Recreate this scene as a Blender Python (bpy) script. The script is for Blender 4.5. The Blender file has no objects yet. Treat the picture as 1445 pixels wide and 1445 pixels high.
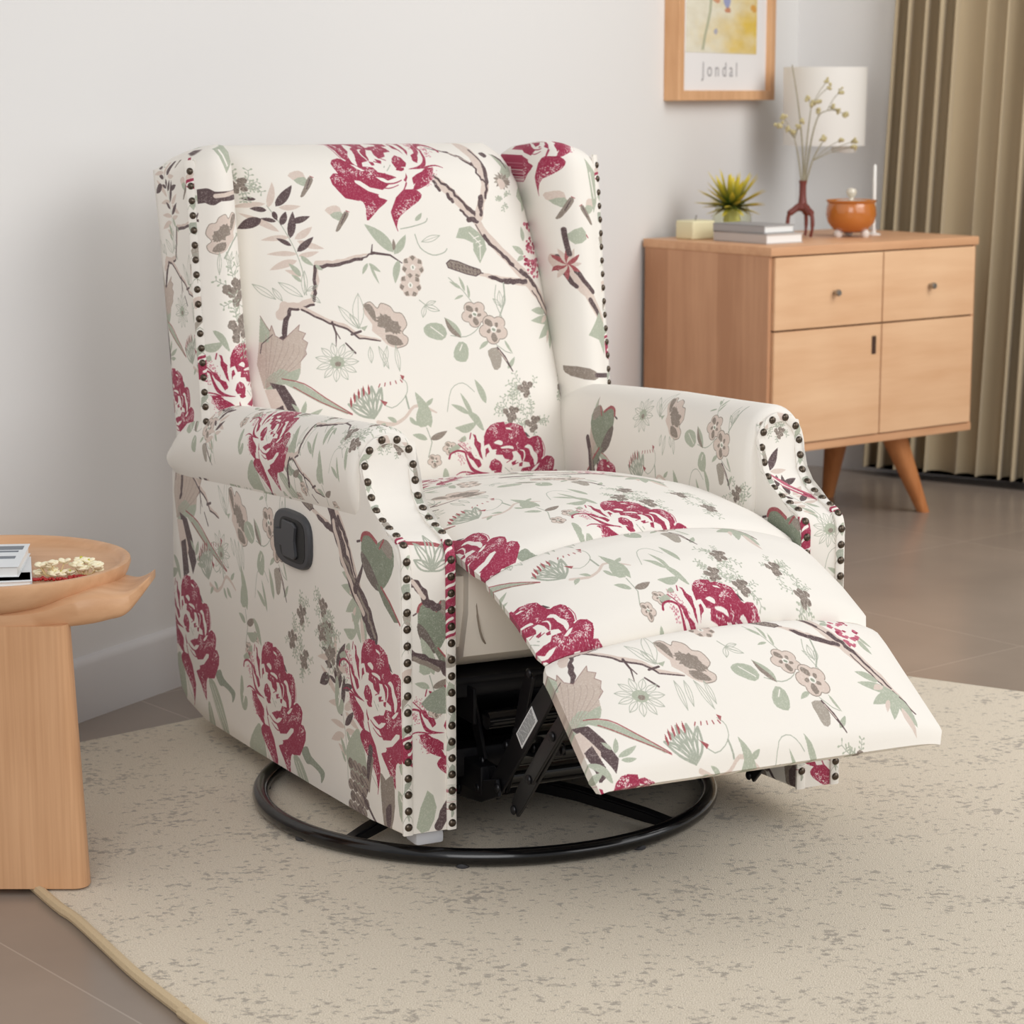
import bpy, bmesh, math, random
import numpy as np
from mathutils import Vector, Matrix
sc = bpy.context.scene
COL = sc.collection
PI = math.pi

# ------------------------------------------------------------------ helpers
def s2l(c):
    return tuple(((x/255)/12.92 if x/255 <= .04045 else ((x/255+.055)/1.055)**2.4) for x in c)

def crom(pts, n=6, closed=False):
    P = [Vector(p) for p in pts]; out = []
    N = len(P)
    rng = range(N) if closed else range(N-1)
    for i in rng:
        if closed:
            a, b, c, d = P[(i-1) % N], P[i], P[(i+1) % N], P[(i+2) % N]
        else:
            a, b, c, d = P[max(i-1, 0)], P[i], P[i+1], P[min(i+2, N-1)]
        for k in range(n):
            t = k/n
            out.append(.5*((2*b)+(c-a)*t+(2*a-5*b+4*c-d)*t*t+(3*b-a-3*c+d)*t**3))
    if not closed: out.append(P[-1])
    return out

def interp(x, xs, ys):
    return float(np.interp(x, xs, ys))

class MB:
    def __init__(s): s.bm = bmesh.new()
    def box(s, c, d, rot=None, bev=0, seg=2):
        r = bmesh.ops.create_cube(s.bm, size=1); vs = r['verts']
        M = Matrix.Translation(Vector(c)) @ ((rot if rot else Matrix.Identity(3)).to_4x4()) @ Matrix.Diagonal((d[0], d[1], d[2], 1))
        bmesh.ops.transform(s.bm, matrix=M, verts=vs)
        if bev:
            es = list({e for v in vs for e in v.link_edges})
            bmesh.ops.bevel(s.bm, geom=es, offset=bev, segments=seg, affect='EDGES', profile=.6)
        return s
    def rows(s, rows, closed=True, caps=True):
        V = [[s.bm.verts.new(p) for p in r] for r in rows]
        n = len(rows[0])
        for a, b in zip(V, V[1:]):
            for j in range(n if closed else n-1):
                k = (j+1) % n
                try: s.bm.faces.new((a[j], a[k], b[k], b[j]))
                except ValueError: pass
        if caps and closed:
            s.bm.faces.new(list(reversed(V[0]))); s.bm.faces.new(V[-1])
        return V
    def tube(s, pts, r, n=10, closed=False, caps=True):
        P = [Vector(p) for p in pts]; N = len(P)
        R = r if isinstance(r, (list, tuple)) else [r]*N
        rows = []; prev = None
        for i, p in enumerate(P):
            if closed: t = P[(i+1) % N]-P[i-1]
            else: t = P[min(i+1, N-1)]-P[max(i-1, 0)]
            t.normalize()
            if prev is None:
                u = t.orthogonal().normalized()
            else:
                u = prev-t*prev.dot(t)
                u = u.normalized() if u.length > 1e-6 else t.orthogonal().normalized()
            prev = u; w = t.cross(u)
            rows.append([p+(u*math.cos(2*PI*k/n)+w*math.sin(2*PI*k/n))*R[i] for k in range(n)])
        if closed:
            V = [[s.bm.verts.new(q) for q in r_] for r_ in rows]
            # match the last ring to the first by smallest distance
            sh = min(range(n), key=lambda o: (rows[-1][0]-rows[0][o]).length)
            for i in range(N):
                a = V[i]; b = V[(i+1) % N]; o = sh if i == N-1 else 0
                for j in range(n):
                    s.bm.faces.new((a[j], a[(j+1) % n], b[(j+1+o) % n], b[(j+o) % n]))
        else:
            s.rows(rows, True, caps)
        return s
    def lathe(s, prof, c=(0, 0, 0), n=40):
        c = Vector(c); rows = []
        for r, z in prof:
            rows.append([c+Vector((r*math.cos(2*PI*k/n), r*math.sin(2*PI*k/n), z)) for k in range(n)])
        s.rows(rows, True, True); return s
    def prism(s, poly, f0, f1):
        """poly of 2d points, f0/f1 map a 2d point to the two end faces"""
        A = [s.bm.verts.new(f0(p)) for p in poly]; B = [s.bm.verts.new(f1(p)) for p in poly]
        n = len(poly)
        s.bm.faces.new(A); s.bm.faces.new(list(reversed(B)))
        for i in range(n):
            j = (i+1) % n
            s.bm.faces.new((A[j], A[i], B[i], B[j]))
        return s
    def ball(s, c, r, scale=(1, 1, 1), u=12, v=8, rot=None):
        q = bmesh.ops.create_uvsphere(s.bm, u_segments=u, v_segments=v, radius=r)
        M = Matrix.Translation(Vector(c)) @ ((rot if rot else Matrix.Identity(3)).to_4x4()) @ Matrix.Diagonal((*scale, 1))
        bmesh.ops.transform(s.bm, matrix=M, verts=q['verts']); return s
    def build(s, name, mat, parent=None, smooth=True, ang=40, uv=None, mats=None):
        bm = s.bm
        bmesh.ops.recalc_face_normals(bm, faces=bm.faces[:])
        bm.normal_update()
        if uv:
            L = bm.loops.layers.uv.new('UVMap')
            for f in bm.faces:
                fn = uv(f)
                if fn is None: continue
                mi, g = fn
                f.material_index = mi
                for l in f.loops: l[L].uv = g(l.vert.co)
        for f in bm.faces: f.smooth = smooth
        if smooth:
            ca = math.radians(ang)
            for e in bm.edges:
                if len(e.link_faces) == 2 and e.calc_face_angle(0) > ca: e.smooth = False
        me = bpy.data.meshes.new(name); bm.to_mesh(me); bm.free()
        for m in (mats if mats else [mat]): me.materials.append(m)
        o = bpy.data.objects.new(name, me); COL.objects.link(o)
        if parent: o.parent = parent
        return o

def thing(name, label, cat, loc=(0, 0, 0), rz=0, group=None):
    o = bpy.data.objects.new(name, None); COL.objects.link(o); o.empty_display_size = .05
    o.location = loc; o.rotation_euler = (0, 0, rz); o['label'] = label; o['category'] = cat
    if group: o['group'] = group
    return o
def tag(o, label, cat, group=None):
    o['label'] = label; o['category'] = cat
    if group: o['group'] = group
    return o
def struct(o):
    o['kind'] = 'structure'; return o

# ------------------------------------------------------------------ materials
def mat(name, col, rough=.5, metal=0, spec=.5, bump=None, coat=0, trans=0, emit=None, sss=0, sheen=0):
    m = bpy.data.materials.new(name); m.use_nodes = True
    nt = m.node_tree; b = nt.nodes['Principled BSDF']
    b.inputs['Base Color'].default_value = (*s2l(col), 1)
    b.inputs['Roughness'].default_value = rough; b.inputs['Metallic'].default_value = metal
    b.inputs['Specular IOR Level'].default_value = spec
    b.inputs['Coat Weight'].default_value = coat; b.inputs['Transmission Weight'].default_value = trans
    if sheen: b.inputs['Sheen Weight'].default_value = sheen
    if emit:
        b.inputs['Emission Color'].default_value = (*s2l(emit[0]), 1); b.inputs['Emission Strength'].default_value = emit[1]
    if bump:
        sc_, st, dist = bump
        tc = nt.nodes.new('ShaderNodeTexCoord'); nz = nt.nodes.new('ShaderNodeTexNoise')
        nz.inputs['Scale'].default_value = sc_; nz.inputs['Detail'].default_value = 3
        bp = nt.nodes.new('ShaderNodeBump'); bp.inputs['Strength'].default_value = st; bp.inputs['Distance'].default_value = dist
        nt.links.new(tc.outputs['Object'], nz.inputs['Vector']); nt.links.new(nz.outputs['Fac'], bp.inputs['Height'])
        nt.links.new(bp.outputs['Normal'], b.inputs['Normal'])
    return m

def wood(name, c1, c2, axis=2, scale=6, rough=.45, stretch=14, rot=(0, 0, 0), boards=None):
    """grain streaks run along `axis` of object space"""
    m = bpy.data.materials.new(name); m.use_nodes = True
    nt = m.node_tree; N = nt.nodes; Lk = nt.links; b = N['Principled BSDF']
    tc = N.new('ShaderNodeTexCoord'); mp = N.new('ShaderNodeMapping')
    s = [scale*stretch]*3; s[axis] = scale
    mp.inputs['Scale'].default_value = s; mp.inputs['Rotation'].default_value = rot
    nz = N.new('ShaderNodeTexNoise'); nz.inputs['Scale'].default_value = 1; nz.inputs['Detail'].default_value = 4; nz.inputs['Roughness'].default_value = .6
    n2 = N.new('ShaderNodeTexNoise'); n2.inputs['Scale'].default_value = 3.2; n2.inputs['Detail'].default_value = 2
    mx = N.new('ShaderNodeMath'); mx.operation = 'MULTIPLY_ADD'; mx.inputs[1].default_value = .55; 
    ad = N.new('ShaderNodeMath'); ad.operation = 'MULTIPLY'; ad.inputs[1].default_value = .45
    cr = N.new('ShaderNodeValToRGB')
    cr.color_ramp.elements[0].position = .33; cr.color_ramp.elements[0].color = (*s2l(c1), 1)
    cr.color_ramp.elements[1].position = .66; cr.color_ramp.elements[1].color = (*s2l(c2), 1)
    Lk.new(tc.outputs['Object'], mp.inputs['Vector']); Lk.new(mp.outputs['Vector'], nz.inputs['Vector'])
    Lk.new(tc.outputs['Object'], n2.inputs['Vector'])
    Lk.new(n2.outputs['Fac'], ad.inputs[0]); Lk.new(nz.outputs['Fac'], mx.inputs[0]); Lk.new(ad.outputs[0], mx.inputs[2])
    fac = mx.outputs[0]
    if boards:      # vertical boards glued side by side, each its own tone
        ax, w, amt = boards
        sx = N.new('ShaderNodeSeparateXYZ'); Lk.new(tc.outputs['Object'], sx.inputs[0])
        dv = N.new('ShaderNodeMath'); dv.operation = 'DIVIDE'; dv.inputs[1].default_value = w
        fl = N.new('ShaderNodeMath'); fl.operation = 'FLOOR'
        wn = N.new('ShaderNodeTexWhiteNoise'); wn.noise_dimensions = '1D'
        Lk.new(sx.outputs[ax], dv.inputs[0]); Lk.new(dv.outputs[0], fl.inputs[0]); Lk.new(fl.outputs[0], wn.inputs['W'])
        ma = N.new('ShaderNodeMath'); ma.operation = 'MULTIPLY_ADD'; ma.inputs[1].default_value = amt
        sb = N.new('ShaderNodeMath'); sb.operation = 'SUBTRACT'; sb.inputs[1].default_value = amt/2
        Lk.new(wn.outputs['Value'], ma.inputs[0]); Lk.new(fac, ma.inputs[2]); Lk.new(ma.outputs[0], sb.inputs[0]); fac = sb.outputs[0]
    Lk.new(fac, cr.inputs['Fac']); Lk.new(cr.outputs['Color'], b.inputs['Base Color'])
    b.inputs['Roughness'].default_value = rough; b.inputs['Specular IOR Level'].default_value = .35
    bp = N.new('ShaderNodeBump'); bp.inputs['Strength'].default_value = .06; bp.inputs['Distance'].default_value = .002
    Lk.new(nz.outputs['Fac'], bp.inputs['Height']); Lk.new(bp.outputs['Normal'], b.inputs['Normal'])
    return m

# ------------------------------------------------------------------ printed fabric: a small vector painter
CREAM = (237, 232, 224); MAG = (156, 52, 78); PINK = (188, 98, 118); DARK = (92, 76, 77); TAUPE = (142, 130, 120)
BLUSH = (214, 197, 186); SAGE = (174, 180, 162); LINE = (166, 171, 157); RED = (160, 84, 88); SAGED = (150, 157, 141); GREYB = (166, 157, 146)

class Panel:
    K = 1300
    def __init__(s, name, x0, y0, x1, y1):
        s.name = name; s.x0, s.y0, s.x1, s.y1 = x0, y0, x1, y1
        s.W = int((x1-x0)*s.K); s.H = int((y1-y0)*s.K)
        s.a = np.empty((s.H, s.W, 3), np.float32); s.a[:] = CREAM
        s.clip = None
    def uv(s, x, y): return ((x-s.x0)/(s.x1-s.x0), (y-s.y0)/(s.y1-s.y0))
    def _bb(s, xs, ys, pad=2):
        cx0, cy0, cx1, cy1 = 0, 0, s.W, s.H
        if s.clip:
            cx0 = max(0, int((s.clip[0]-s.x0)*s.K)); cy0 = max(0, int((s.clip[1]-s.y0)*s.K))
            cx1 = min(s.W, int((s.clip[2]-s.x0)*s.K)); cy1 = min(s.H, int((s.clip[3]-s.y0)*s.K))
        i0 = max(cx0, int(min(xs)-pad)); i1 = min(cx1, int(max(xs)+pad)+1)
        j0 = max(cy0, int(min(ys)-pad)); j1 = min(cy1, int(max(ys)+pad)+1)
        return (i0, i1, j0, j1) if i1 > i0 and j1 > j0 else None
    def px(s, P): return [((x-s.x0)*s.K, (y-s.y0)*s.K) for x, y in P]
    def blend(s, b, m, c):
        i0, i1, j0, j1 = b
        A = s.a[j0:j1, i0:i1]; A += (np.array(c, np.float32)-A)*m[..., None]
    def mask(s, P, b):
        i0, i1, j0, j1 = b
        X = (np.arange(i0, i1)+.5)[None, :]; acc = None
        for off in (-.25, .25):
            Y = (np.arange(j0, j1)+.5+off)[:, None]
            ins = np.zeros((j1-j0, i1-i0), bool)
            for (ax, ay), (bx, by) in zip(P, P[1:]+P[:1]):
                if ay == by: continue
                c = (Y >= min(ay, by)) & (Y < max(ay, by))
                if not c.any(): continue
                xi = ax+(Y-ay)*(bx-ax)/(by-ay)
                ins ^= c & (X < xi)
            acc = ins.astype(np.float32) if acc is None else acc+ins
        return acc/2
    def poly(s, P, c):
        P = s.px(P); b = s._bb([p[0] for p in P], [p[1] for p in P])
        if b: s.blend(b, s.mask(P, b), c)
    def stroke(s, P, w, c):
        P = s.px(P)
        W = [x*s.K for x in (w if isinstance(w, (list, tuple)) else [w]*len(P))]
        b = s._bb([p[0] for p in P], [p[1] for p in P], max(W)+2)
        if not b: return
        i0, i1, j0, j1 = b
        X = (np.arange(i0, i1)+.5)[None, :]; Y = (np.arange(j0, j1)+.5)[:, None]
        m = np.zeros((j1-j0, i1-i0), np.float32)
        for k in range(len(P)-1):
            ax, ay = P[k]; dx = P[k+1][0]-ax; dy = P[k+1][1]-ay; L = dx*dx+dy*dy
            if L < 1e-9: continue
            t = np.clip(((X-ax)*dx+(Y-ay)*dy)/L, 0, 1)
            d = np.hypot(X-ax-t*dx, Y-ay-t*dy)
            np.maximum(m, np.clip((W[k]+(W[k+1]-W[k])*t)/2-d+.5, 0, 1), out=m)
        s.blend(b, m, c)

def rough_line(P, amp, rnd, sub=4):
    out = []
    for a, b in zip(P, P[1:]):
        for k in range(sub):
            t = k/sub; out.append((a[0]+(b[0]-a[0])*t+rnd.uniform(-amp, amp), a[1]+(b[1]-a[1])*t+rnd.uniform(-amp, amp)))
    out.append(P[-1]); return out

class Pen:
    """draws in art units (x right, y down) onto a panel through an affine map"""
    def __init__(s, pan, at, anchor, sx=.00155, sy=.001405, seed=1, sh=0):
        s.p = pan; s.at = at; s.an = anchor; s.sx = sx; s.sy = sy; s.sh = sh; s.fr = (0, 0, 1); s.r = random.Random(seed)
    def frame(s, ox, oy, k): s.fr = (ox, oy, k); return s
    def m(s, q):
        ox, oy, k = s.fr; x = ox+q[0]/k; y = oy+q[1]/k
        dx = (x-s.an[0])*s.sx; return (s.at[0]+dx, s.at[1]-(y-s.an[1])*s.sy+s.sh*dx)
    def w(s, v): return v/s.fr[2]*(abs(s.sx)+abs(s.sy))/2
    def P(s, c, pts, smooth=0):
        if smooth: pts = [(v.x, v.y) for v in crom([(x, y, 0) for x, y in pts], smooth, True)]
        s.p.poly([s.m(q) for q in pts], c)
    def S(s, c, pts, w, smooth=0):
        if smooth and len(pts) > 2:
            n = len(pts); q = crom([(x, y, 0) for x, y in pts], smooth)
            if isinstance(w, (list, tuple)):
                w = [float(np.interp(i/smooth, range(n), w)) for i in range(len(q))]
            pts = [(v.x, v.y) for v in q]
        w = [max(s.w(x), .0009) for x in w] if isinstance(w, (list, tuple)) else max(s.w(w), .0009)
        s.p.stroke([s.m(q) for q in pts], w, c)
    def leaf(s, c, a, b, w, vein=None, bend=.12):
        ax, ay = a; dx = b[0]-ax; dy = b[1]-ay; L = math.hypot(dx, dy) or 1; nx, ny = -dy/L, dx/L
        up = []; dn = []
        for k in range(9):
            t = k/8; h = w/2*math.sin(PI*t**.8)**.85; o = bend*w*math.sin(PI*t)
            x = ax+dx*t+nx*o; y = ay+dy*t+ny*o
            up.append((x+nx*h, y+ny*h)); dn.append((x-nx*h, y-ny*h))
        s.P(c, up+dn[::-1])
        if vein: s.S(vein, [a, b], 3)
    def leafline(s, c, a, b, w):
        ax, ay = a; dx = b[0]-ax; dy = b[1]-ay; L = math.hypot(dx, dy) or 1; nx, ny = -dy/L, dx/L
        for sg in (1, -1):
            s.S(c, [(ax+dx*t+nx*sg*w/2*math.sin(PI*t), ay+dy*t+ny*sg*w/2*math.sin(PI*t)) for t in [k/6 for k in range(7)]], 3)
        s.S(c, [a, b], 2)
    def dots(s, c, path, rad, n, d=(5, 9)):
        for _ in range(n):
            k = s.r.randrange(len(path)-1) if len(path) > 1 else 0
            a = path[k]; b = path[min(k+1, len(path)-1)]; t = s.r.random()
            x = a[0]+(b[0]-a[0])*t+s.r.gauss(0, rad/2); y = a[1]+(b[1]-a[1])*t+s.r.gauss(0, rad/2)
            l = s.r.uniform(*d); an = s.r.uniform(0, PI)
            s.S(c, [(x, y), (x+l*math.cos(an), y+l*math.sin(an))], s.r.uniform(3, 6))

PC = (580, 560, 7.225); C1 = (200, 180, 4.0139); C2 = (500, 180, 3.8026)

def bloom(p): peony(p, False)
def peony(p, leaves=True):
    p.frame(*PC)
    if leaves: peony_leaves(p)
    peony_head(p)
def peony_leaves(p):
    p.P(SAGE, [(140, 235), (215, 215), (260, 205), (340, 195), (345, 225), (280, 285), (215, 290), (170, 260)], 3)
    p.P(SAGE, [(270, 85), (330, 95), (390, 150), (430, 280), (380, 250), (310, 160)], 2)
    p.P(SAGE, [(60, 450), (150, 400), (180, 440), (100, 480)], 2); p.P(SAGE, [(170, 360), (230, 320), (240, 370), (190, 385)], 2)
    p.P(SAGE, [(0, 640), (35, 650), (50, 740), (30, 800), (100, 790), (125, 840), (90, 910), (20, 910), (-25, 800)], 3)
    p.P(CREAM, [(45, 790), (75, 790), (50, 840), (30, 870)])
    p.P(SAGE, [(150, 1180), (330, 960), (420, 1010), (480, 1160), (500, 1330), (380, 1400), (250, 1350)], 3)
    p.P(SAGED, [(1150, 960), (1260, 900), (1330, 960), (1540, 1010), (1560, 1060), (1500, 1130), (1480, 1060), (1330, 1030), (1240, 1040)], 3)
    p.P(SAGE, [(1000, 1060), (1120, 1040), (1290, 1200), (1440, 1460), (1350, 1470), (1150, 1280)], 3)
    p.P(SAGE, [(980, 1250), (1060, 1300), (1190, 1560), (1100, 1600), (1000, 1420)], 2)
    for a, b in (((1040, 1080), (1380, 1440)), ((1030, 1120), (1300, 1420)), ((1010, 1280), (1140, 1560)), ((1090, 1070), (1400, 1400))): p.S(CREAM, [a, b], 7)
    p.S(LINE, [(430, 1000), (560, 1240), (680, 1330)], 6); p.P(DARK, [(835, 325), (870, 335), (912, 385), (880, 380)])
def peony_head(p):
    # left feathered petals
    p.P(CREAM, [(270, 420), (250, 300), (320, 270), (430, 290), (500, 600), (480, 720), (340, 720), (250, 620)])
    p.P(MAG, [(310, 310), (340, 322), (352, 380), (388, 410), (382, 480), (400, 575), (368, 540), (345, 470), (318, 410), (325, 350)])
    p.P(MAG, [(225, 470), (282, 492), (312, 550), (362, 570), (384, 628), (345, 652), (300, 575), (262, 545)])
    p.S(MAG, [(60, 535), (80, 490), (150, 465), (215, 482), (235, 510)], [22, 16, 18, 20, 8], 3)
    p.S(MAG, [(220, 490), (250, 590), (290, 665), (370, 705), (465, 718)], [10, 24, 34, 26, 14], 4)
    p.S(MAG, [(292, 300), (278, 355)], 11); p.S(MAG, [(160, 400), (240, 480)], 9)
    p.S(MAG, [(120, 705), (180, 680), (260, 690), (330, 712)], [6, 12, 14, 8], 3)
    p.dots(PINK, [(180, 380), (250, 440), (290, 540)], 38, 60); p.dots(PINK, [(155, 500), (200, 580)], 34, 40)
    # lower petals
    p.P(MAG, [(215, 705), (300, 700), (335, 740), (400, 770), (455, 810), (458, 885), (455, 945), (400, 925), (330, 890), (260, 830), (240, 770)])
    p.dots(CREAM, [(240, 720), (260, 800), (330, 860)], 50, 60); p.dots(PINK, [(225, 700), (240, 800), (320, 890)], 30, 40)
    p.P(MAG, [(470, 915), (540, 900), (613, 960), (668, 1050), (700, 1146), (690, 1240), (670, 1330), (645, 1240), (552, 1150), (430, 1060), (388, 990), (430, 940)], 2)
    p.dots(CREAM, [(450, 1020), (560, 1120), (660, 1220)], 60, 120); p.S(MAG, [(660, 1040), (702, 1140), (690, 1250), (665, 1370)], [10, 14, 16, 6], 3)
    p.P(MAG, [(726, 1041), (800, 1010), (870, 900), (1003, 1000), (960, 1060), (945, 1130), (948, 1250), (900, 1215), (818, 1125)], 2)
    p.dots(CREAM, [(880, 1090), (920, 1200)], 60, 80)
    # the big head
    p.P(MAG, [(418, 420), (424, 340), (452, 280), (500, 232), (560, 213), (642, 210), (650, 238), (700, 224), (780, 245), (836, 276), (852, 326), (880, 385), (905, 400), (940, 384),
              (1000, 381), (1038, 408), (1052, 470), (1056, 540), (1042, 605), (1092, 592), (1152, 608), (1182, 645), (1172, 700), (1152, 750), (1198, 748), (1237, 790), (1230, 860), (1185, 930),
              (1126, 1010), (1003, 1041), (870, 1010), (760, 960), (640, 850), (520, 830), (440, 700), (430, 560)])
    # cream throat and edges
    p.P(CREAM, [(380, 470), (430, 430), (470, 420), (498, 480), (545, 478), (532, 532), (602, 540), (622, 580), (700, 602), (716, 562), (702, 516), (750, 510), (790, 560), (802, 620),
                (880, 640), (892, 680), (800, 690), (770, 740), (705, 758), (640, 780), (600, 800), (690, 832), (740, 800), (805, 790), (760, 832), (690, 870), (760, 930), (880, 900), (960, 830), (1012, 822),
                (1010, 850), (900, 940), (780, 985), (720, 1050), (780, 1160), (880, 1230), (740, 1230), (690, 1120), (640, 1010), (560, 930), (470, 930), (430, 860), (455, 880), (450, 790), (402, 766), (300, 712), (465, 716), (400, 690), (372, 640), (398, 580)])
    p.P(MAG, [(430, 470), (455, 455), (470, 500), (440, 520), (425, 560)]); p.P(MAG, [(530, 500), (590, 480), (580, 530)])
    p.P(MAG, [(455, 652), (480, 592), (520, 570), (570, 600), (592, 642), (582, 692), (562, 722), (520, 690), (480, 690)])
    p.dots(CREAM, [(500, 590), (560, 620)], 34, 16); p.P(MAG, [(500, 700), (565, 690), (590, 722), (540, 735), (512, 724)])
    p.P(MAG, [(690, 622), (745, 603), (720, 652), (690, 640)]); p.P(MAG, [(770, 640), (812, 628), (800, 672), (768, 668)])
    p.S(MAG, [(700, 650), (760, 630)], 9); p.S(MAG, [(640, 620), (680, 600)], 7)
    p.P(MAG, [(600, 800), (660, 785), (705, 752), (742, 760), (765, 800), (700, 806), (640, 802)])
    p.P(MAG, [(500, 755), (515, 800), (540, 830), (520, 850), (495, 800)])
    p.S(MAG, [(560, 830), (640, 862), (750, 860), (850, 830)], [8, 12, 14, 10], 3); p.S(MAG, [(600, 880), (700, 915), (820, 890)], [6, 10, 6], 3)
    p.S(MAG, [(520, 860), (570, 960), (640, 1040)], [14, 12, 6], 3)
    for a in ((620, 670), (650, 700), (680, 680), (640, 690), (665, 715)): p.S(LINE, [a, (a[0]+12, a[1]+14)], 7)
    p.P(CREAM, [(518, 412), (570, 388), (612, 410), (600, 442), (560, 432)], 2)
    p.P(CREAM, [(588, 462), (650, 452), (712, 460), (722, 492), (670, 480), (600, 476)], 2)
    p.P(CREAM, [(838, 482), (880, 456), (922, 480), (942, 530), (978, 572), (974, 640), (938, 676), (930, 612), (902, 560), (888, 502)], 2)
    p.P(CREAM, [(652, 268), (700, 272), (724, 300), (690, 292), (660, 287)]); p.P(CREAM, [(890, 725), (960, 668), (1002, 655), (962, 702), (920, 730)])
    p.S(CREAM, [(1046, 455), (1066, 520), (1056, 590), (1030, 615)], [6, 12, 16, 14], 3); p.S(MAG, [(1050, 440), (1072, 520), (1058, 590)], 7, 3)
    p.S(CREAM, [(790, 505), (830, 520), (835, 570), (815, 620)], [6, 16, 16, 8], 3)
    p.dots(CREAM, [(470, 285), (545, 230), (545, 330)], 40, 70); p.dots(CREAM, [(680, 375), (770, 325)], 40, 50); p.dots(CREAM, [(700, 240), (820, 285)], 24, 24)
    p.dots(CREAM, [(1000, 410), (990, 560)], 34, 50); p.dots(CREAM, [(1140, 640), (1080, 740)], 40, 50); p.dots(CREAM, [(1150, 800), (1190, 800), (1090, 860)], 40, 40)
    p.dots(CREAM, [(830, 710), (860, 800)], 50, 60); p.dots(CREAM, [(920, 770), (1050, 710)], 34, 45); p.dots(CREAM, [(760, 430), (770, 480)], 16, 12); p.dots(CREAM, [(590, 500), (680, 505)], 16, 12)

def lace(p, cx, cy, r, n):
    for _ in range(n):
        a = p.r.uniform(0, 2*PI); L = r*p.r.uniform(.9, 1.9); x, y = cx+r*.5*math.cos(a), cy+r*.5*math.sin(a)
        pts = [(x, y)]
        for k in range(3):
            a += p.r.uniform(-.5, .5); x += L/3*math.cos(a); y += L/3*math.sin(a); pts.append((x, y))
            for sg in (-1, 1):
                b = a+sg*1.0; p.S(LINE, [(x, y), (x+L*.2*math.cos(b), y+L*.2*math.sin(b))], .7)
                p.S(SAGE, [(x+L*.2*math.cos(b), y+L*.2*math.sin(b)), (x+L*.26*math.cos(b), y+L*.26*math.sin(b))], 1.8)
        p.S(LINE, pts, .8)

def cluster(p, cx, cy, r=9):
    p.frame(0, 0, 1); lace(p, cx, cy, r*1.2, 9)
    for k in range(7):
        a = k*2.4+p.r.uniform(-.3, .3); d = r*1.05*math.sqrt((k+.3)/7); x, y = cx+d*math.cos(a), cy+d*math.sin(a)
        p.P(BLUSH, [(x+r*.42*math.cos(t), y+r*.42*math.sin(t)) for t in [i*PI/4 for i in range(8)]], 2)
        for q in range(5):
            b = q*1.257+k; s_ = r*.24*p.r.uniform(.7, 1.1); u, v = x+r*.24*math.cos(b), y+r*.24*math.sin(b)
            p.P((140, 129, 120) if (q+k) % 3 else (122, 110, 102), [(u+s_*math.cos(t), v+s_*math.sin(t)) for t in [i*PI/3 for i in range(6)]], 2)
def clusters(p):
    for x, y in ((680, 578), (705, 545), (712, 594), (778, 552), (800, 590)): cluster(p, x, y, 10)

def sprig(p):
    p.frame(*C1)
    p.S(LINE, [(735, 420), (790, 520), (840, 640), (870, 760), (880, 900)], 4, 3)
    for a, b, w in (((740, 430), (775, 295), 35), ((790, 430), (900, 425), 30), ((730, 410), (580, 430), 28), ((780, 560), (610, 460), 34), ((850, 600), (945, 535), 38), ((860, 610), (995, 655), 34),
                    ((825, 590), (690, 605), 30), ((855, 680), (710, 680), 28), ((860, 690), (965, 670), 28), ((850, 715), (715, 765), 40), ((865, 800), (785, 765), 26)): p.leaf(BLUSH, a, b, w)
    for a, b, w in (((870, 690), (930, 745), 26), ((860, 800), (808, 730), 28), ((860, 830), (815, 790), 20)): p.leaf(SAGE, a, b, w)
    for a, b, w in (((775, 425), (868, 312), 46), ((828, 595), (856, 452), 40), ((790, 525), (822, 452), 34), ((840, 510), (940, 480), 34), ((855, 668), (945, 590), 36), ((830, 635), (762, 595), 24),
                    ((770, 505), (700, 488), 22), ((704, 490), (600, 545), 54), ((732, 445), (658, 435), 28), ((690, 386), (622, 382), 20), ((762, 450), (775, 500), 26)): p.leaf(DARK, a, b, w, bend=.05)
    cluster(p, 200+630/4.0139, 180+310/4.0139, 9)

def smallbird(p, x, y, k=1):
    p.frame(x, y, 1)
    p.P(BLUSH, [(-18, -10), (-8, -16), (2, -14), (4, 2), (-6, 0)], 2); p.P(SAGE, [(-12, -4), (2, -8), (8, 2), (-2, 4)], 2)
    p.P(TAUPE, [(8, -8), (13, -6), (11, 0), (2, 12), (-3, 18), (-7, 18), (0, 4)], 2); p.S(DARK, [(9, -5), (2, 8)], 1.2); p.S(RED, [(10, -9), (14, -7)], 1)
def birds(p): smallbird(p, 432, 255); p2 = p; smallbird(p2, 472, 302)

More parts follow.
